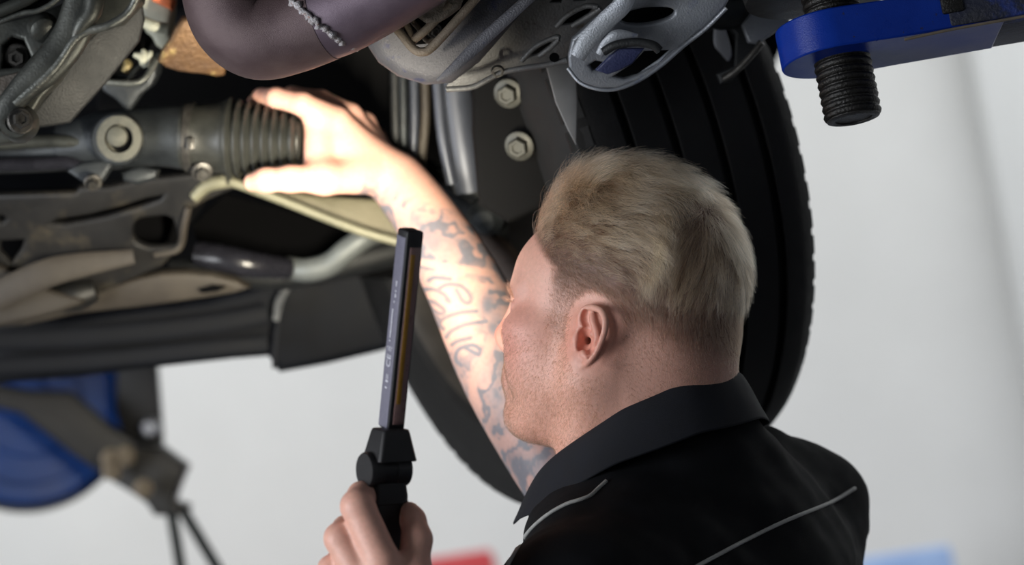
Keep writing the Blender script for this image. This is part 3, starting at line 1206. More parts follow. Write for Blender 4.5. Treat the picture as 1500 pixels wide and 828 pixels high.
# double triangle sign above it, tiny lines of small print, and the bin sign below
for k in range(2):
    q0 = -.002 + k * .003
    v, f = tube_geo(np.array([lb(llen * .585, hw_ + .0008, q0 + .0026), lb(llen * .585, hw_ + .0008, q0 - .0026), lb(llen * .607, hw_ + .0008, q0)]), .0003, 6, closed=True)
    link('print_mark', mesh_from(v, f), M_print, bar)
lines = []
for t0, t1, qq in ((.40, .565, -.0015), (.36, .375, -.0005), (.26, .345, .0005)):
    n = int((t1 - t0) * llen / .0016)
    for i in range(n):
        if RNG.random() < .16:
            continue
        t = t0 * llen + i * .0016
        lines.append((t, qq, RNG.uniform(.0005, .0007), RNG.uniform(.0007, .0011)))
lines += [(llen * .735, -.001, .0022, .0004), (llen * .735, .0012, .0022, .0004), (llen * .757, .0002, .0008, .002), (llen * .79, .000, .0006, .0018)]
vv, ff = [], []
for t, qq, ht, hq in lines:
    b = len(vv)
    for dp in (.0007, .0010):
        for a, c in ((-1, -1), (1, -1), (1, 1), (-1, 1)):
            vv.append(lb(t + a * ht, hw_ + dp, qq + c * hq))
    ff += [(b, b + 1, b + 2, b + 3), (b + 4, b + 5, b + 6, b + 7)] + [(b + k, b + (k + 1) % 4, b + 4 + (k + 1) % 4, b + 4 + k) for k in range(4)]
sp = link('small_print', mesh_from(vv, ff), M_print, bar, smooth=False)
sp['kind'] = 'stuff'

# hinge head: tapered cap, two round cheeks, handle
HA = A_(568, 640, 2.43)
hz = A_(560, 860, 2.44) - A_(566, 640, 2.43)
hz /= np.linalg.norm(hz)
hq = qv - hz * (qv @ hz)
hq /= np.linalg.norm(hq)
hp = np.cross(hz, hq)
if hp[0] > 0:
    hp = -hp


def loft(name, secs, m, parent, ang=30, n=1):
    """sections: (centre, half p, half q, chamfer)"""
    v, f = [], []
    for c, a, b, ch in secs:
        for x, y in ((-a + ch, -b), (a - ch, -b), (a, -b + ch), (a, b - ch), (a - ch, b), (-a + ch, b), (-a, b - ch), (-a, -b + ch)):
            v.append(np.asarray(c) + hp * x + hq * y)
    m_ = len(secs)
    for i in range(m_ - 1):
        for k in range(8):
            k2 = (k + 1) % 8
            f.append((i * 8 + k, i * 8 + k2, i * 8 + 8 + k2, i * 8 + 8 + k))
    f.append(tuple(range(8))[::-1])
    f.append(tuple(range(8 * (m_ - 1), 8 * m_)))
    o = link(name, sharp(mesh_from(v, f), ang), m, parent)
    bv = o.modifiers.new('edge', 'BEVEL')
    bv.width, bv.segments, bv.limit_method = .0009, 2, 'ANGLE'
    return o


c0 = A_(572, 628, 2.43)
cap_ = loft('hinge_cap', [(c0, .0125, .0115, .002), (c0 + hz * .003, .0135, .0125, .002), (c0 + hz * .026, .0185, .0165, .002), (c0 + hz * .027, .0185, .0165, .002)], M_blk, lamp)
hexbolt('screw', c0 + hz * .012 + hq * .0142 - hp * .004, hq, .0014, .0008, M_blk, cap_, False)
hc = A_(563, 688, 2.432)
for s in (1, -1):
    o = lathe('hinge_cheek', hc + hp * (.0125 * s), hp * s, [(-.006, 0), (-.006, .0150), (.0055, .0158), (.0072, .0148), (.0072, 0)], M_blk, lamp, 40)
core = lathe('hinge_core', hc - hp * .0125, hp, [(0, 0), (0, .0138), (.025, .0138), (.025, 0)], M_blk, lamp, 32)
h0 = A_(565, 705, 2.435)
hnd = loft('handle', [(h0, .0150, .0120, .003), (h0 + hz * .012, .0172, .0130, .004), (h0 + hz * .05, .0170, .0132, .005), (h0 + hz * .13, .0165, .0135, .006), (h0 + hz * .15, .0150, .0125, .006)], M_blk, lamp)
loft('grip_ring', [(h0 + hz * .016, .0176, .0135, .004), (h0 + hz * .019, .0176, .0135, .004)], M_blk, hnd)
# ------------------------------------------------------------------ car on the lift, seen from below
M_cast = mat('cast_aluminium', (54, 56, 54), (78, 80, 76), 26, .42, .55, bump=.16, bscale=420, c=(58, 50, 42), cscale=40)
M_castd = mat('dark_and_shaded_casting', (22, 24, 26), (32, 34, 36), 30, .55, .1, bump=.3, bscale=500)  # dark castings; also paints the shaded side of the gearbox casing
M_rim_edge = mat('bright_cast_edge', (84, 87, 84), (112, 114, 110), 60, .38, .6, bump=.3, bscale=500)
M_shade = mat('cavity_shade_black', (6, 6, 7), (9, 9, 10), 20, .9, spec=.05)  # near-black; stands in for shade in cavities and gaps, also a hose
M_bolt = mat('bolt_steel', (70, 68, 66), (96, 94, 90), 120, .38, .7, bump=.2, bscale=900)
M_exh = mat('heat_browned_steel', (84, 67, 70), (98, 82, 83), 40, .5, .35, bump=.3, bscale=1500)
M_exh2 = mat('bluish_pipe_steel', (96, 82, 94), (112, 98, 110), 22, .42, .4, bump=.2, bscale=1500)  # lighter and bluer than the elbow steel
M_weld = mat('weld_bead', (226, 224, 230), (150, 138, 134), 420, .35, .2, bump=.9, bscale=900, c=(150, 96, 66), cscale=220)
M_rail = mat('underseal_grey', (70, 70, 76), (86, 86, 92), 22, .5, .25, bump=.35, bscale=700, c=(60, 62, 86), cscale=38, cth=(.6, .68))
M_plate = mat('galvanised_floor', (92, 92, 92), (110, 110, 110), 26, .5, .3, bump=.4, bscale=500, c=(70, 66, 60), cscale=60)
M_sub = mat('chipped_blue_grey', (134, 138, 146), (150, 154, 160), 18, .42, .45, bump=.3, bscale=600, c=(78, 86, 124), cscale=30, cth=(.56, .70))
M_rubber = mat('black_rubber', (20, 20, 20), (28, 28, 27), 60, .5, bump=.2, bscale=700)
M_bellow = mat('bellows_rubber', (36, 37, 35), (46, 47, 44), 60, .42, bump=.15, bscale=900)
M_rack = mat('rack_housing', (38, 41, 44), (54, 58, 61), 30, .42, .45, bump=.3, bscale=500)
M_bush = mat('bush_steel', (82, 82, 74), (100, 98, 88), 140, .5, .4, bump=.5, bscale=900)
M_cross = mat('crossmember_black', (32, 32, 33), (42, 41, 40), 14, .48, .2, bump=.3, bscale=420, c=(66, 61, 52), cscale=16, cth=(.52, .66), spec=.3)
M_dust = mat('dusty_brown_paint', (50, 45, 40), (68, 62, 54), 14, .6, .1, bump=.3, bscale=300)
M_flange = mat('pale_flange', (112, 110, 92), (130, 127, 106), 30, .5, .2, bump=.2, bscale=400)
M_tan = mat('tan_dusty_steel', (136, 124, 108), (154, 140, 124), 60, .6, .2, bump=.5, bscale=700)
M_hang = mat('crumbled_rubber', (158, 148, 136), (110, 102, 92), 130, .8, bump=1.0, bscale=420)
M_plast = mat('black_underbody_plastic', (11, 13, 18), (17, 20, 27), 9, .6, bump=.2, bscale=300, spec=.2)
M_liner = mat('arch_liner', (10, 10, 11), (15, 15, 16), 8, .85, spec=.1)
M_tyre = mat('tyre_rubber', (19, 19, 20), (26, 26, 27), 40, .68, bump=.3, bscale=600, spec=.25)
M_rimm = mat('wheel_rim', (52, 49, 46), (70, 66, 62), 14, .45, .4, bump=.2, bscale=300)
M_strut = mat('strut_grey', (56, 60, 70), (68, 72, 82), 20, .45, .3)
M_gold = mat('rusty_heat_shield', (116, 88, 60), (90, 70, 56), 30, .5, .5, bump=.6, bscale=200, c=(160, 138, 92), cscale=50)
M_clip = mat('pale_plastic', (150, 152, 138), (166, 166, 150), 60, .55)
M_orange = mat('orange_plastic', (200, 104, 62), (206, 116, 74), 60, .5)
M_blue = mat('blue_lift_enamel', (5, 40, 128), (8, 47, 140), 20, .32, bump=.15, bscale=900, c=(44, 40, 44), cscale=110, cth=(.66, .70), spec=.3)
M_lift = mat('greasy_black_steel', (22, 21, 20), (32, 30, 28), 50, .4, .3, bump=.6, bscale=500)
M_wirec = mat('bluish_hose', (26, 26, 31), (36, 36, 42), 40, .25)

car = thing('car', wpt(Vector(A_(500, -60, 3.0))), 'car raised overhead, seen from below with exhaust, steering rack and front wheel', 'car')
NF = (0, -1, 0)

# unseen body above; floor pan slab added to block ceiling light; arch liner
slab_ = lambda name, lo, hi, m, par: box(name, [(a + b) / 2 for a, b in zip(lo, hi)], [(b - a) / 2 for a, b in zip(lo, hi)], WAX, m, par, .03, world=True)
slab_('floor_pan_blocker', (-1.9, 1.5, 2.17), (.30, 4.4, 2.30), M_plast, car)
slab_('body_shell', (-1.95, 1.4, 2.32), (.34, 4.45, 2.9), mat('car_body_paint', (30, 32, 36), (32, 34, 38), 4, .3, coat=.6), car)
panel('arch_liner', [(-80, -90), (1120, -150), (1150, 60), (1090, 200), (800, 420), (560, 440), (300, 470), (-80, 480)], 3.72, .02, M_liner, car, normal=(.05, -1, .05))
panel('splash_shield', [(150, -60), (560, -60), (600, 120), (560, 260), (450, 300), (300, 260), (140, 240)], 3.16, .012, M_liner, car, normal=(.1, -1, -.1), bevel=.003)

# ---- gearbox casing
gb = panel('gearbox_casing', [(-30, 40), (60, 18), (92, 4), (104, -40), (214, -40), (207, 2), (178, 33), (142, 44), (118, 62), (106, 88), (86, 118), (62, 142), (48, 164), (50, 186), (30, 208), (-30, 214)], 2.74, .030, M_cast, car,
           holes=[[(2, 100), (4, 66), (18, 54), (34, 58), (46, 86), (38, 98)]], bevel=.004)
panel('casing_side', [(44, 168), (70, 136), (108, 86), (122, 62), (146, 42), (182, 30), (207, -20), (214, 30), (206, 62), (158, 122), (104, 182), (52, 190)], 2.765, .05, M_castd, gb, normal=(.45, -1, -.35), bevel=.004)  # dark colour imitates the shade on this turned face
panel('recess_floor', [(-6, 108), (-4, 54), (18, 44), (44, 54), (54, 92), (40, 108)], 2.766, .004, M_shade, gb, bevel=.001)
tube('flange_lip', [(22, 152, 2.718), (48, 130, 2.716), (76, 104, 2.714), (92, 84, 2.712), (108, 60, 2.71), (128, 46, 2.71), (160, 37, 2.708), (186, 20, 2.708), (200, -4, 2.705), (206, -40, 2.70)], [.005, .0058, .0055, .0045, .0042, .0042, .0042, .0042, .0042, .0042], M_rim_edge, gb)
tube('casting_slope', [(128, -40, 2.715), (116, 20, 2.715), (98, 62, 2.716), (66, 100, 2.717), (36, 128, 2.718), (8, 160, 2.72), (-20, 190, 2.725)], [.018, .018, .018, .017, .014, .012, .010], M_cast, gb, 20, squash=.45)
tube('casting_rib', [(140, -40, 2.71), (136, 12, 2.71), (120, 36, 2.71), (108, 58, 2.712)], [.010, .010, .008, .004], M_cast, gb, 16)
tube('casting_rib', [(-20, 40, 2.71), (30, 20, 2.71), (60, 14, 2.71), (88, -6, 2.71), (96, -40, 2.71)], .0026, M_rim_edge, gb)
panel('upper_shade_sheet', [(-30, 34), (58, 12), (86, -8), (92, -44), (-30, -44)], 2.716, .003, M_shade, gb, bevel=.001)  # flat black sheet; painted shade above the casing
tube('casting_rib', [(-20, 24, 2.705), (20, 8, 2.705), (52, -8, 2.705), (70, -30, 2.705)], [.006] * 4, M_cast, gb)
lathe('casting_boss', at(64, 44, 2.72), (.3, -1, -.5), [(-.01, .0150), (.003, .0125), (.006, .008), (.006, 0)], M_cast, gb, 20)
hexbolt('casing_bolt', at(25, 82, 2.752), (.1, -1, -.25), .0085, .014, M_bolt, gb)
lathe('bolt_boss', at(26, 180, 2.73), NF, [(-.012, .019), (.010, .0165), (.013, .0145), (.013, .010), (.009, .009), (.009, 0)], M_cast, gb, 28)
hexbolt('casing_bolt', at(30, 177, 2.714), (.35, -1, .1), .0088, .011, M_bolt, gb)
panel('casing_web', [(-30, 120), (30, 104), (60, 104), (38, 134), (0, 166), (-30, 190)], 2.728, .006, mat('stained_casting', (78, 66, 56), (98, 96, 92), 18, .5, .4, bump=.4, bscale=400), gb, bevel=.002)

# ---- sensor housing, clip and connector
sh_ = panel('sensor_housing', [(146, 118), (186, 120), (206, 116), (222, 96), (232, 82), (230, 112), (222, 128), (206, 140), (192, 162), (184, 162), (168, 146), (150, 134)], 2.93, .045, M_rack, car, bevel=.005, normal=(0, -1, -.2))
tube('housing_lip', [(142, 119, 2.905), (186, 122, 2.90), (208, 118, 2.90), (224, 98, 2.905), (234, 80, 2.91)], .0032, M_rim_edge, sh_)
tube('housing_lip', [(186, 121, 2.902), (198, 104, 2.915), (212, 94, 2.92), (226, 86, 2.92)], .003, M_rack, sh_)
tube('dark_hose', [(150, 100, 2.96), (180, 84, 2.955), (206, 56, 2.97), (220, 20, 2.98)], .013, M_shade, car)
tube('clip_prong', [(214, 92, 2.92), (208, 84, 2.915), (196, 80, 2.915)], [.007, .005, .0022], M_clip, sh_)
tube('clip_prong', [(214, 92, 2.92), (212, 80, 2.915), (209, 73, 2.915)], [.007, .004, .002], M_clip, sh_)
tube('clip_prong', [(215, 92, 2.92), (220, 82, 2.915), (221, 75, 2.915)], [.007, .004, .002], M_clip, sh_)
tube('clip_prong', [(182, 106, 2.92), (187, 96, 2.92), (184, 88, 2.92)], [.004, .005, .003], mat('dull_brass', (112, 100, 66), (126, 112, 76), 60, .5, .4), sh_)
cn = panel('connector', [(204, -30), (250, -30), (253, 20), (248, 46), (254, 58), (250, 68), (240, 72), (228, 66), (222, 54), (206, 34)], 2.95, .035, M_clip, car, bevel=.006, sm=2)
panel('connector_collar', [(214, -34), (252, -34), (254, 2), (250, 13), (238, 8), (222, 0)], 2.928, .03, M_orange, cn, bevel=.004)
tube('connector_rib', [(206, 30, 2.925), (224, 38, 2.92), (244, 42, 2.925)], .006, M_clip, cn)

# ---- heat shield behind the exhaust
panel('heat_shield', [(232, 92), (250, 60), (268, 30), (300, 30), (330, 70), (330, 112), (300, 110), (262, 106)], 2.90, .01, M_gold, car, bevel=.004, normal=(.3, -1, -.7), sm=2)

# ---- exhaust elbow with its weld
ep_ = crm([(332, -110, 2.60, .0440), (333, -40, 2.60, .0440), (345, 20, 2.598, .0432), (378, 50, 2.592, .0415), (425, 44, 2.585, .0400), (475, 26, 2.575, .0395)], 10)
P = np.array([at(*p[:3]) for p in ep_])
v, f = tube_geo(P, ep_[:, 3], 48)
exh = link('exhaust_pipe', sharp(mesh_from(v, f), 60), M_exh, car)
e2 = crm([(462, 31, 2.577, .0385), (500, 16, 2.57, .0390), (550, -12, 2.56, .0395), (620, -56, 2.54, .040), (720, -120, 2.51, .040)], 8)
P2 = np.array([at(*p[:3]) for p in e2])
v, f = tube_geo(P2, e2[:, 3], 48)
pipe2 = link('pipe_section', sharp(mesh_from(v, f), 60), M_exh2, exh)
pipe2['label'] = 'bluish pipe section beyond the weld'
dirn = P[-1] - P[-8]
_, bu, bw_ = frame_of(dirn + np.array((0, 0, .02)))
cen = at(473, 27, 2.575)
ring = []
for a in np.linspace(0, 2 * math.pi, 120, endpoint=False):
    q = np.array(cen) + .0402 * (math.cos(a) * bu + math.sin(a) * bw_) + RNG.normal(size=3) * .0008
    ring.append(q)
v, f = tube_geo(np.array(ring), np.array([.0032 + .0013 * math.sin(i * 1.9) + RNG.uniform(-.0006, .0008) for i in range(120)]), 8, closed=True)
link('weld_bead', mesh_from(v, f), M_weld, exh)
lathe('pipe_flange', P[8] + np.array((0, 0, .0)), P[8] - P[2], [(-.05, .047), (-.05, .052), (-.012, .052), (-.008, .0485), (-.008, .046)], mat('flange_steel', (110, 104, 110), (126, 120, 126), 40, .45, .4), exh, 40)

# ---- rail with the hanger wires
rail = panel('subframe_rail', [(527, 40), (536, 72), (552, 96), (580, 116), (622, 129), (660, 126), (700, 96), (742, 48), (800, -20), (830, -60), (560, -70)], 2.66, .05, M_rail, car, bevel=.018, bres=4, normal=(-.05, -1, -.25))
tube('rail_crease', [(640, 118, 2.625), (664, 100, 2.62), (700, 66, 2.612), (748, 22, 2.60), (790, -16, 2.59)], [.0012, .0045, .006, .0055, .005], M_rail, rail, squash=.3)
panel('rail_shade_sheet', [(571, 36), (600, -20), (700, -30), (702, 2), (632, 64), (608, 66)], 2.628, .004, M_shade, rail, bevel=.001, normal=(-.05, -1, -.25))  # black sheet laid on the rail as painted shade
tube('hanger_wire', [(566, 28, 2.615), (586, 48, 2.61), (604, 70, 2.608), (618, 76, 2.606), (634, 68, 2.605), (676, 22, 2.60), (712, -20, 2.595)], .0042, M_tan, rail, 14)
tube('hanger_wire', [(580, 18, 2.62), (596, 40, 2.615), (603, 58, 2.612), (614, 52, 2.61), (634, 34, 2.605), (660, 4, 2.60)], .0040, M_tan, rail, 14)
tube('hanger_wire', [(586, 12, 2.628), (612, 40, 2.622), (626, 60, 2.62), (640, 54, 2.62)], .0026, M_tan, rail, 10)
hg = panel('rubber_hanger', [(598, 6), (612, 24), (626, 34), (642, 32), (658, 22), (674, 10), (682, -14), (660, -40), (604, -40)], 2.598, .02, M_hang, rail, bevel=.005, bres=3)
hexbolt('hanger_pin', at(636, 45, 2.615), (.4, -1, -.3), .005, .006, M_bolt, rail)

# ---- floor plate with slots
fn = (.05, -1, -.55)
fl_ = panel('floor_plate', [(652, 130), (666, 104), (716, 58), (776, 6), (810, -40), (960, -40), (930, -6), (872, 36), (838, 62), (830, 88), (800, 95), (772, 99), (734, 106), (712, 118), (690, 128)], 2.70, .006, M_plate, car, normal=fn, bevel=.0015, ref=(780, 50),
            holes=[[(818, 38), (832, 24), (856, 13), (872, 11), (862, 22), (838, 36)], [(766, 88), (788, 68), (812, 58), (808, 66), (790, 80)], [(806, 4), (814, -6), (828, -6), (822, 4)], [(840, 2), (850, -8), (868, -9), (858, 1)]])
panel('plate_backing', [(655, 126), (720, 58), (776, 6), (850, -50), (960, -50), (930, -6), (872, 36), (832, 84), (772, 96), (700, 124)], 2.76, .004, M_shade, car, normal=fn, ref=(780, 50), bevel=.001)  # black sheet behind the slots, their shade in its colour
for L in ([(764, 89, 2.676), (785, 68, 2.67), (812, 55, 2.664), (820, 55, 2.662)], [(815, 39, 2.664), (832, 22, 2.655), (858, 9, 2.65), (876, 10, 2.648)], [(880, 12, 2.648), (862, 24, 2.656), (838, 38, 2.664)], [(818, 58, 2.664), (806, 70, 2.668), (790, 82, 2.674)]):
    tube('slot_lip', L, .0026, M_plate, fl_)
lathe('plate_hole', at(812, 84, 2.672), (0, -1, -.55), [(0, .0048), (.0006, .0048), (.0006, 0)], M_shade, fl_, 16)  # black disc painted in place of a cut hole
lathe('plate_grommet', at(729, 104, 2.683), (0, -1, -.55), [(0, .0035), (0, .0065), (.003, .0055), (.003, .0035)], M_bolt, fl_, 16, closed=True)
tube('plate_edge', [(654, 131, 2.69), (690, 128, 2.688), (714, 117, 2.686), (736, 106, 2.684), (772, 99, 2.68), (800, 95, 2.678), (830, 88, 2.676)], .0028, M_plate, fl_)

# ---- subframe plate with the oval hole
sn = (.02, -1, -.45)
sp_ = panel('subframe_plate', [(832, 84), (838, 58), (870, 30), (905, 2), (940, -40), (1090, -40), (1062, 12), (1030, 44), (1000, 68), (968, 96), (936, 118), (906, 130), (876, 130), (848, 120), (834, 104)], 2.66, .010, M_sub, car, normal=sn, bevel=.003,
            holes=[crm([(908, 28), (922, 18), (948, 12), (978, 12), (988, 18), (978, 28), (948, 36), (918, 36)], 4, True).tolist(), [(863, 96), (872, 90), (884, 92), (890, 98), (880, 104), (868, 104)], [(898, 113), (926, 95), (944, 76), (986, 74), (966, 95), (934, 112), (914, 117)]])
panel('subframe_inner', [(842, 84), (850, 58), (880, 24), (920, -30), (1060, -30), (1040, 26), (990, 70), (930, 112), (876, 122), (850, 110)], 2.71, .006, M_shade, car, normal=sn, bevel=.002)  # black layer fills the oval hole and slots with painted shade
tube('pressed_ridge', [(846, 84, 2.644), (862, 58, 2.638), (888, 30, 2.63), (914, 4, 2.62), (926, -30, 2.612)], [.007, .009, .009, .009, .008], M_sub, sp_, squash=.35)
tube('pressed_ridge', [(878, 80, 2.642), (890, 62, 2.638), (906, 52, 2.634), (934, 54, 2.634)], [.004, .006, .006, .003], M_sub, sp_, squash=.5)
M_blu2 = mat('blue_flaked_paint', (30, 36, 70), (44, 50, 84), 40, .4, bump=.3, bscale=500)
hk = panel('hook_tab', [(872, 104), (890, 86), (906, 72), (944, 72), (927, 94), (908, 104), (890, 110)], 2.636, .006, M_blu2, sp_, normal=sn, bevel=.002)
tube('hook_lip', [(884, 76, 2.632), (902, 66, 2.628), (932, 62, 2.626), (956, 66, 2.626), (966, 74, 2.628)], .0042, M_castd, sp_)
tube('plate_edge', [(832, 100, 2.652), (850, 121, 2.648), (878, 131, 2.645), (906, 130, 2.645), (938, 117, 2.646), (970, 95, 2.646), (1002, 67, 2.645), (1034, 42, 2.64), (1064, 12, 2.63)], .0018, M_sub, sp_)

# ---- bracket and bits beside the lift pad
panel('sill_bracket', [(1046, 42), (1058, 36), (1068, 58), (1072, 80), (1064, 98), (1052, 98), (1046, 76)], 2.86, .012, mat('pale_bracket', (126, 128, 134), (140, 142, 148), 20, .5, .3), car, bevel=.003, sm=2)
panel('sill_flange', [(1020, 10), (1096, -20), (1130, 26), (1118, 62), (1072, 118), (1056, 122), (1050, 108), (1076, 96), (1078, 50), (1060, 34), (1036, 46)], 2.80, .015, M_castd, car, bevel=.003)
panel('sill_edge', [(1086, 36), (1122, -10), (1160, 10), (1156, 34), (1110, 64), (1096, 62)], 2.775, .012, M_sub, car, bevel=.003)
tube('sill_seam', [(1060, 116, 2.785), (1078, 104, 2.78), (1098, 84, 2.775), (1116, 62, 2.77)], .0035, M_bolt, car)
tube('rubber_stop', [(1030, -10, 2.80), (1052, 20, 2.80), (1090, 14, 2.80)], .016, M_rack, car)

# ---- steering rack
rk = tube('rack_housing', [(90, 214, 2.965), (150, 206, 2.96), (230, 200, 2.955), (268, 201, 2.952), (275, 201, 2.952)], [.024, .031, .0315, .0335, .0335], M_rack, car, 28, 5)
lathe('mount_boss', at(174, 204, 2.925), (-.12, -1, -.06), [(-.03, .0245), (.004, .0275), (.010, .0268), (.012, .0245), (.012, .0175), (.007, .0170), (.007, 0)], M_rack, rk, 36)
lathe('mount_bush', at(175, 203, 2.912), (-.12, -1, -.06), [(-.006, .0235), (.002, .0235), (.003, .0150), (-.004, .0145), (-.004, 0)], M_bush, rk, 36)
lathe('bush_bolt', at(172, 200, 2.912), (-.12, -1, -.06), [(-.01, .0105), (.003, .0105), (.004, .009), (.004, 0)], M_bush, rk, 24)
lathe('bush_gap', at(178, 204, 2.9145), (-.12, -1, -.06), [(-.006, .0128), (0, .0128), (0, 0)], M_shade, rk, 24)  # black disc for the dark crescent in the bush
b0, b1 = np.array(at(268, 201, 2.952)), np.array(at(444, 205, 2.944))
bd = (b1 - b0) / np.linalg.norm(b1 - b0)
BL = np.linalg.norm(b1 - b0)
prof = [(0, 0), (0, .0335), (.006, .0352), (.012, .0352), (.014, .0338), (.040, .0375), (.046, .0400)]
n_r = 8
x0 = .046
for i in range(n_r):
    w = (BL - x0 - .004) / n_r
    r = np.interp(i, [0, 1, n_r - 1], [.0420, .0405, .0275])
    x = x0 + i * w
    prof += [(x + w * .18, r), (x + w * .42, r + .0006), (x + w * .62, r - .0015), (x + w * .86, r - .0062), (x + w, r - .0058)]
prof += [(BL - .002, .020), (BL, .012), (BL, 0)]
bel = lathe('bellows', b0, bd, prof, M_bellow, rk, 56, ang=60)
bel['label'] = 'ribbed black rubber bellows'
lathe('bellows_clamp', b0 + bd * .0085, bd, [(-.004, .0354), (-.004, .0364), (.004, .0364), (.004, .0354)], M_bolt, bel, 48, closed=True)
box('clamp_ear', at(279, 211, 2.912), (.004, .003, .006), ((1, 0, .1), (0, 1, 0), (0, 0, 1)), M_bolt, bel, .001)
tube('tie_rod', [(470, 205, 2.965), (510, 210, 2.995), (640, 250, 3.06), (700, 272, 3.08)], [.009, .009, .010, .010], M_castd, rk)
tube('rack_tube', [(-40, 228, 2.98), (40, 224, 2.975), (110, 216, 2.968)], [.020, .021, .024], M_rack, rk, 20)
tube('rack_pipe', [(-40, 212, 2.94), (60, 207, 2.94), (120, 208, 2.94)], .007, M_cast, rk)
tube('rack_pipe', [(-40, 242, 2.945), (60, 240, 2.945), (100, 238, 2.945), (132, 250, 2.945)], .0075, M_wirec, rk)
panel('rack_clamp', [(96, 250), (118, 238), (156, 232), (166, 240), (152, 262), (138, 274), (122, 268)], 2.935, .02, M_rack, rk, bevel=.004)
hexbolt('clamp_screw', at(136, 268, 2.925), (.2, -1, -.6), .0065, .008, M_bolt, rk)
hexbolt('clamp_screw', at(296, 252, 2.93), (.2, -1, -.6), .0075, .008, M_bolt, rk)
panel('rack_foot', [(176, 252), (204, 242), (232, 248), (228, 262), (200, 270), (180, 266)], 2.95, .02, M_rack, rk, bevel=.005)

# ---- crossmember under the rack
cn_ = (-.05, -1, -.62)
cm = panel('crossmember', [(-40, 288), (110, 284), (116, 276), (160, 276), (200, 266), (290, 256), (345, 262), (352, 274), (300, 296), (276, 310), (268, 352), (262, 366), (236, 392), (212, 402), (150, 430), (90, 448), (-40, 452)], 3.10, .012, M_cross, car, normal=cn_, bevel=.004,
           holes=[crm([(194, 340), (200, 324), (218, 319), (246, 318), (256, 330), (260, 356), (248, 363), (216, 363), (198, 354)], 3, True).tolist(), [(74, 329), (84, 323), (130, 316), (180, 303), (214, 292), (240, 287), (234, 294), (204, 305), (150, 320), (96, 330)], [(0, 354), (36, 352), (30, 368), (16, 388), (0, 370)], [(-6, 324), (2, 316), (10, 322), (2, 328)]])
panel('crossmember_shade_sheet', [(-40, 286), (160, 280), (300, 262), (300, 300), (264, 352), (236, 388), (150, 424), (-40, 446)], 3.17, .01, M_shade, car, normal=cn_, bevel=.002)  # black sheet behind the holes, painting their shade
tube('flange_edge', [(284, 290, 3.075), (304, 272, 3.07), (330, 266, 3.066), (346, 266, 3.066)], [.006, .0075, .0075, .006], M_flange, cm)
tube('flange_edge', [(276, 304, 3.08), (270, 330, 3.09), (266, 356, 3.105), (256, 368, 3.11), (226, 374, 3.115)], [.004, .0042, .004, .0035, .003], M_dust, cm)
tube('crossmember_ridge', [(-20, 440, 3.11), (60, 404, 3.10), (110, 390, 3.10), (196, 376, 3.10)], [.016, .016, .014, .008], M_dust, cm, squash=.25)
arm_ = panel('control_arm', [(338, 262), (352, 262), (400, 276), (470, 286), (560, 292), (592, 330), (592, 356), (540, 342), (500, 326), (450, 306), (390, 288)], 3.06, .02, mat('lamp_tinted_steel', (92, 87, 68), (108, 102, 82), 20, .55, .2, bump=.4, bscale=300), car, normal=(.05, -1, .1), bevel=.004)  # yellowish tint stands in for lamp light on this arm
arm_['label'] = 'control arm pressing behind the hand, lamp light in its colour'
tube('arm_edge', [(338, 266, 3.045), (380, 281, 3.045), (430, 300, 3.045), (490, 324, 3.045), (540, 342, 3.045), (590, 356, 3.045)], .0055, M_flange, arm_)
panel('arm_shadow_plate', [(330, 282), (430, 310), (540, 346), (590, 362), (590, 410), (430, 400), (300, 390), (280, 330)], 3.28, .01, M_shade, car, bevel=.003)

# ---- lower arm, pipe and undertray
la_ = panel('lower_arm', [(-40, 470), (60, 462), (100, 440), (170, 418), (236, 402), (310, 404), (366, 424), (300, 438), (200, 452), (110, 462), (40, 478), (-40, 482)], 3.16, .02, M_dust, car, normal=(0, -1, -.4), bevel=.005, sm=2)
panel('arm_slot', [(290, 424), (312, 418), (332, 420), (318, 428), (296, 430)], 3.143, .003, M_shade, la_, normal=(0, -1, -.4), bevel=.001)  # thin black patch painted in for the slot
tube('rubber_bush', [(80, 440, 3.14), (112, 434, 3.14), (140, 426, 3.14)], [.014, .017, .012], M_rubber, la_)
panel('left_lower_pan', [(-40, 380), (0, 388), (60, 420), (110, 434), (120, 446), (40, 470), (-40, 476)], 3.12, .02, mat('brown_grey_pan', (46, 41, 36), (58, 53, 47), 12, .6, .1, bump=.3, bscale=300), car, bevel=.006, sm=2)
pp_ = tube('anti_roll_bar', [(420, 392, 3.2), (450, 396, 3.19), (482, 388, 3.185), (510, 366, 3.18), (536, 348, 3.18), (580, 330, 3.2)], [.0125, .0135, .0135, .0135, .0125, .012], mat('pale_grey_bar', (100, 104, 104), (118, 122, 120), 20, .5, .3), car, 16)
tube('brake_hose', [(290, 372, 3.18), (330, 380, 3.17), (370, 388, 3.17), (424, 394, 3.19)], [.014, .016, .015, .012], M_wirec, car, 16)
tube('dark_arm', [(250, 400, 3.2), (330, 398, 3.2), (420, 404, 3.22), (560, 372, 3.24), (640, 350, 3.26)], [.014, .016, .016, .018, .018], M_castd, car, 16)
ut = panel('undertray', [(-60, 466), (90, 470), (170, 456), (300, 440), (360, 424), (420, 398), (470, 388), (590, 372), (606, 420), (612, 500), (592, 506), (560, 516), (476, 536), (408, 548), (398, 532), (392, 524), (340, 528), (232, 540), (100, 556), (-60, 568)], 3.40, .05, M_plast, car, normal=(0, -1, -.15), bevel=.012, bres=3)
tube('tray_fold', [(402, 540, 3.355), (404, 500, 3.355), (412, 450, 3.36), (428, 414, 3.365)], [.003, .004, .004, .003], M_plast, ut, squash=.4)
tube('tray_scuff', [(404, 470, 3.345), (410, 440, 3.347), (422, 420, 3.35)], [.0035, .005, .003], mat('scuffed_white', (116, 118, 120), (64, 66, 70), 90, .7), ut, squash=.3)
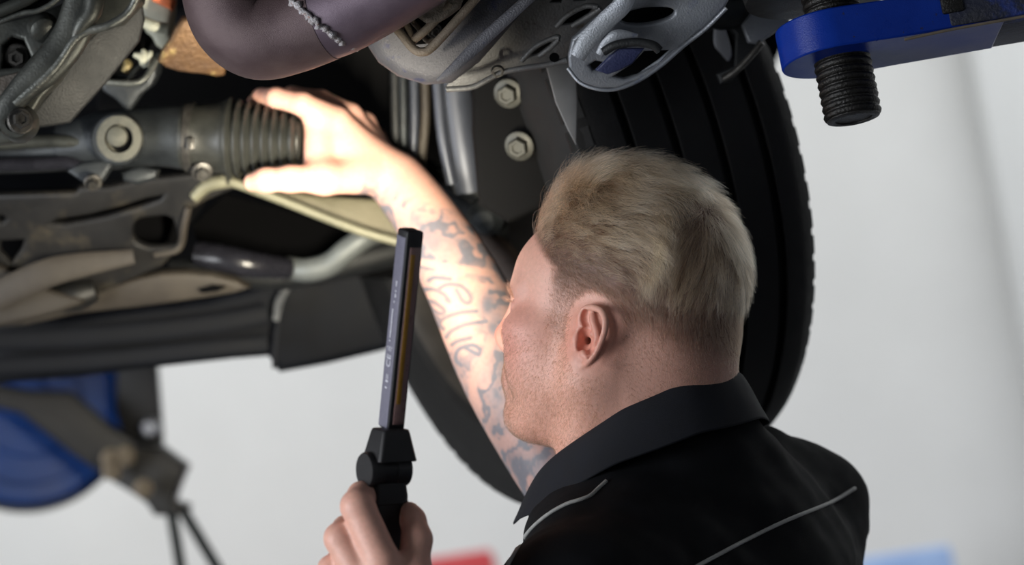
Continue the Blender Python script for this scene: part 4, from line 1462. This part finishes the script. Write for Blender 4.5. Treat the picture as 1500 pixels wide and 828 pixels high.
tube('tray_rib', [(-60, 500, 3.35), (120, 494, 3.35), (300, 476, 3.35), (392, 460, 3.352)], .012, M_plast, ut, squash=.22)
tube('tray_rib', [(-60, 540, 3.35), (120, 530, 3.35), (300, 512, 3.35), (392, 504, 3.352)], .010, M_plast, ut, squash=.22)

# ---- front wheel
WC = np.array(at(811, 270, 3.15))
waz, wel = .427, .264
wa = np.array((math.cos(waz) * math.cos(wel), math.sin(waz) * math.cos(wel), math.sin(wel)))
wheel = bpy.data.objects.new('front_wheel', None)
COL.objects.link(wheel)
wheel.location = wpt(Vector(WC))
wheel.parent = car
wheel.matrix_parent_inverse = Matrix.Translation(-car.location)
wheel['label'] = 'steered front wheel behind the man'
R_, w2 = .350, .1325
tp = [(-w2 * .86, .236), (-w2 * .97, .250), (-w2 * 1.02, .285), (-w2 * .99, .318), (-w2 * .90, .337), (-w2 * .74, .3475)]
for g in (-.52, -.16, .20, .56):
    x = g * w2
    tp += [(x - .0055, .3495), (x - .0045, .3410), (x + .0045, .3410), (x + .0055, .3495)]
tp += [(w2 * .76, .3475), (w2 * .90, .337), (w2 * .99, .318), (w2 * 1.02, .285), (w2 * .97, .250), (w2 * .86, .236)]
lathe('tyre', WC, wa, tp, M_tyre, wheel, 96, closed=True, ang=30)
rim = lathe('rim', WC, wa, [(-w2 * .90, .243), (-w2 * .94, .238), (-w2 * .88, .230), (-w2 * .80, .226), (-w2 * .55, .214), (.02, .206), (.06, .200), (.085, .19), (.085, .07), (.07, .06), (.07, 0), (.09, 0), (.09, .08), (.10, .19), (.11, .236), (-w2 * .5, .232), (-w2 * .84, .240)], M_rimm, wheel, 72, closed=False, cap=False)
# tread sipes as shallow raised bars between the grooves
for ring, (x0_, x1_) in enumerate(((-.94, -.80), (.80, .94))):
    vv, ff = [], []
    _, u_, w_ = frame_of(wa)
    for k in range(72):
        t0 = 2 * math.pi * (k + .5 * ring) / 72
        b = len(vv)
        for xx, rr in ((x0_ * w2, .331), (x1_ * w2, .3438)) if ring == 0 else ((x0_ * w2, .3438), (x1_ * w2, .331)):
            for dt in (-.030, .030):
                for dr in (-.006, .0010):
                    a_ = t0 + dt + .02 * (xx / w2)
                    vv.append(WC + wa * xx + (rr + dr) * (math.cos(a_) * u_ + math.sin(a_) * w_))
        ff += [tuple(b + i for i in q) for q in ((0, 1, 3, 2), (4, 6, 7, 5), (0, 4, 5, 1), (2, 3, 7, 6), (1, 5, 7, 3), (0, 2, 6, 4))]
    o = link('shoulder_blocks', mesh_from(vv, ff), M_tyre, wheel, smooth=False)
    o['kind'] = 'stuff'

# ---- brake and suspension in front of the wheel
kn = panel('steering_knuckle', [(692, 60), (812, 60), (816, 150), (836, 216), (850, 262), (806, 300), (744, 326), (700, 300), (690, 190)], 2.86, .03, M_liner, car, bevel=.008, normal=(-.1, -1, 0))  # dark panel added to cover the brightly lit sidewall; carries the bolts
for px, py in ((745, 137), (761, 214)):
    hexbolt('caliper_bolt', at(px, py, 2.85), (-.3, -1, -.35), .0105, .010, mat('bright_bolt', (52, 52, 47), (68, 68, 62), 60, .5, .3), kn)
tube('strut', [(664, 60, 2.98), (666, 140, 2.98), (680, 230, 2.985), (690, 280, 2.99)], [.019, .019, .021, .018], M_strut, car, 20)
tube('strut_edge', [(640, 110, 2.965), (648, 200, 2.965), (662, 270, 2.97)], [.006, .006, .006], M_strut, car)
for k, (x0_, x1_, m_) in enumerate(((590, 592, M_rack), (606, 606, M_strut), (622, 618, M_dust), (578, 582, M_castd))):
    tube('brake_line', [(x0_, 90, 3.0), (x0_ + 1, 170, 3.0), (x1_, 236, 3.005), (x1_ + 6, 262, 3.01)], .0052, m_, car, 10)
panel('dust_shield', [(800, 96), (842, 80), (846, 150), (844, 212), (832, 190), (814, 150)], 2.742, .004, mat('dust_shield_steel', (118, 118, 118), (134, 134, 134), 20, .6, .3), car, bevel=.001, normal=(.1, -1, 0))
tube('track_rod', [(596, 250, 3.02), (660, 268, 3.03), (720, 286, 3.04), (766, 304, 3.05)], [.011, .011, .012, .014], M_castd, car, 16)
tube('steering_arm', [(640, 272, 3.04), (690, 300, 3.05), (720, 330, 3.06), (728, 366, 3.07)], [.012, .014, .018, .014], M_castd, car, 16)
lathe('ball_joint', at(712, 318, 3.02), (-.3, -1, -.5), [(-.02, .020), (.004, .020), (.012, .012), (.014, 0)], M_rack, car, 24)
tube('knuckle_arm', [(680, 340, 3.05), (712, 356, 3.05), (744, 384, 3.06), (760, 420, 3.07)], [.010, .014, .016, .012], mat('rusty_knuckle', (72, 62, 58), (88, 78, 72), 40, .6, .2, bump=.4, bscale=300), car, 16)
tube('axle_boot', [(690, 200, 3.06), (720, 190, 3.08), (790, 180, 3.12)], [.022, .030, .036], M_rubber, car, 20)

# ------------------------------------------------------------------ two-post lift arm at the right
lift = thing('lift_arm', wpt(Vector(A_(1235, 60, 2.62))), 'blue car lift arm with a black screw pad at the top right', 'car lift')
ld = np.array(at(1500, 28, 2.62)) - np.array(at(1236, 72, 2.62))
ld /= np.linalg.norm(ld)
vz = np.array(UPV)
vz = vz - ld * (vz @ ld)
vz /= np.linalg.norm(vz)
ly = np.cross(vz, ld)
nose = np.array(at(1222, 62, 2.62))
# rounded blue end plate: extruded stadium with a bore
bm = bmesh.new()
out = []
for a in np.linspace(math.pi / 2, 3 * math.pi / 2, 25):
    out.append((math.cos(a) * .052, math.sin(a) * .052))
out += [(.055, -.048), (.15, -.045), (.15, .045), (.055, .048)]
vv = [nose + ld * x + ly * y + vz * z for z in (-.0185, .0185) for x, y in out]
n_ = len(out)
ff = [tuple(range(n_))[::-1], tuple(range(n_, 2 * n_))] + [(i, (i + 1) % n_, n_ + (i + 1) % n_, n_ + i) for i in range(n_)]
o = link('arm_end', sharp(mesh_from(vv, ff), 30), M_blue, lift)
bv = o.modifiers.new('edge', 'BEVEL')
bv.width, bv.segments, bv.limit_method, bv.angle_limit = .0018, 2, 'ANGLE', math.radians(40)
o['label'] = 'rounded bright blue end of the arm'
m_mid = nose + ld * .40 + vz * .004
box('arm_beam', m_mid + ld * .52, (.82, .048, .021), (ld, ly, vz), mat('dirty_blue_beam', (14, 22, 48), (26, 26, 30), 16, .5, bump=.4, bscale=300, c=(16, 44, 120), cscale=12, cth=(.5, .62)), lift, .003)
box('beam_sleeve', nose + ld * .105 + vz * .0075, (.010, .050, .012), (ld, ly, vz), M_lift, lift, .002)
tube('beam_weld', [(1325, 58, 2.565), (1400, 42, 2.565), (1500, 24, 2.565), (1600, 4, 2.565)], .0014, mat('pale_worn_edge', (112, 100, 84), (90, 82, 72), 60, .6), lift)
# screw
sx = nose - ly * .0 + ld * .004
tr = [(-.074, 0), (-.074, .0185), (-.0735, .0245)]
k = -.073
while k < .068:
    tr += [(k + .0008, .0262), (k + .0030, .0270), (k + .0052, .0262), (k + .0062, .0238), (k + .0072, .0238)]
    k += .0076
tr += [(.070, .024), (.070, 0)]
lathe('pad_screw', sx, vz, tr, M_lift, lift, 40, ang=50)
lathe('screw_bore', sx - vz * .0745, -vz, [(-.03, .0155), (.0005, .0170), (.0012, .0200), (.0, .0245), (-.02, .0245)], M_lift, lift, 32)
lathe('lift_pad', sx + vz * .045, vz, [(0, 0), (0, .03), (.004, .078), (.03, .082), (.034, .076), (.034, 0)], M_rubber, lift, 40)
tube('grease_blob', [(1275, 128, 2.61), (1281, 133, 2.61), (1283, 136, 2.61)], [.005, .0035, .001], M_lift, lift)
cpt = nose + ld * 1.30
cw = wpt(Vector(cpt))
box('lift_post', (cw.x + .14, cw.y, 1.7), (.14, .12, 1.7), WAX, M_blue, lift, .01, world=True)
box('base_plate', (cw.x + .14, cw.y, .012), (.24, .22, .012), WAX, M_lift, lift, .003, world=True)

# ------------------------------------------------------------------ blue drum on its stand, left
stand = thing('hose_reel_stand', wpt(Vector(A_(262, 800, 4.3))), 'blue drum with a dark diagonal arm on thin legs under the car', 'hose reel')
M_blu3 = mat('blue_drum', (5, 52, 116), (8, 60, 128), 10, .5)
M_darkb = mat('dark_bracket', (34, 34, 35), (46, 44, 42), 14, .5, .2, bump=.3, bscale=200, c=(92, 78, 60), cscale=26, cth=(.66, .72))
dax = np.array((.20, -1, .12))
drum = lathe('drum', at(40, 592, 4.42), dax, [(-.10, 0), (-.10, .150), (-.09, .158), (.02, .158), (.028, .150), (.028, .128), (.018, .124), (.018, .085), (.024, .080), (.024, .04), (.03, .035), (.03, 0)], M_blu3, stand, 64)
lathe('drum_band', at(40, 592, 4.42), dax, [(-.09, .1565), (-.09, .166), (-.006, .166), (-.006, .1565)], M_rubber, drum, 64, closed=True)
panel('diagonal_arm', [(-60, 545), (-20, 560), (40, 572), (104, 574), (160, 622), (240, 670), (262, 686), (244, 724), (206, 730), (168, 708), (104, 664), (30, 606), (-60, 585)], 4.22, .05, M_darkb, stand, bevel=.006, normal=(.1, -1, 0))
panel('upright_plate', [(172, 520), (228, 520), (236, 620), (238, 668), (180, 640), (168, 600)], 4.30, .03, mat('near_black_plate', (16, 16, 20), (22, 22, 26), 10, .6), stand, bevel=.004)
lathe('plate_stud', at(222, 626, 4.26), (0, -1, 0), [(0, .014), (.02, .013), (.026, .009), (.026, 0)], mat('zinc_stud', (150, 152, 160), (160, 162, 170), 30, .4, .4), stand, 20)
eb = panel('end_block', [(160, 668), (198, 652), (236, 656), (274, 684), (262, 712), (254, 736), (276, 742), (272, 758), (226, 756), (214, 738), (176, 712)], 4.18, .06, M_darkb, stand, bevel=.006)
for px, py in ((162, 672), (184, 668), (164, 690), (210, 716)):
    hexbolt('block_bolt', at(px, py, 4.14), (0, -1, 0), .010, .008, mat('brown_bolt', (104, 92, 76), (118, 106, 88), 60, .5, .3), eb)


def floor_hit(p, q):
    a, b = wpt(at(*p)), wpt(at(*q))
    d = b - a
    return a + d * (-(a.z - .005) / d.z)


for a, b in (((250, 745, 4.2), (268, 850, 4.2)), ((268, 748, 4.19), (330, 852, 4.15))):
    A = wpt(at(*a))
    B = floor_hit(a, b)
    v, f = tube_geo(np.array([A, A.lerp(B, .5), B]), .0085, 12)
    link('leg', mesh_from(v, f, world=True), mat('grey_leg', (66, 70, 70), (78, 82, 80), 20, .5, .3), stand)

# ------------------------------------------------------------------ low things far off, just in frame
def cart(name, px, py, d, half, m, label, cat, h):
    p = wpt(at(px, py, d))
    t = thing(name, Vector((p.x, p.y, 0)), label, cat)
    top = p.z
    box('body', (p.x, p.y, (top + .10) / 2), (half[0], half[1], (top - .10) / 2), WAX, m, t, .012, world=True)
    for k in range(3):
        z0 = .14 + (top - .18) * k / 3
        dr = box('drawer', (p.x, p.y - half[1] - .006, z0 + (top - .18) / 6), (half[0] * .93, .008, (top - .2) / 6.6), WAX, m, t, .004, world=True)
        box('handle', (p.x, p.y - half[1] - .022, z0 + (top - .18) / 4), (half[0] * .6, .008, .008), WAX, M_bolt, dr, .003, world=True)
    for sx_ in (-1, 1):
        for sy_ in (-1, 1):
            v, f = lathe_geo((p.x + sx_ * half[0] * .8 - .015, p.y + sy_ * half[1] * .8, .05), (1, 0, 0), [(0, 0), (0, .046), (.004, .05), (.026, .05), (.03, .046), (.03, 0)], 16)
            link('caster', mesh_from(v, f, world=True), M_rubber, t)


cart('tool_cart', 676, 826, 6.2, (.075, .2), mat('red_enamel', (186, 60, 64), (196, 70, 74), 10, .4), 'red tool cart, only its top edge in view, by the back wall', 'tool cart', 0)
cart('parts_cabinet', 1312, 822, 6.3, (.10, .2), mat('pale_blue_enamel', (150, 176, 220), (160, 186, 226), 10, .4), 'pale blue cabinet behind the right shoulder, by the back wall', 'cabinet', 0)
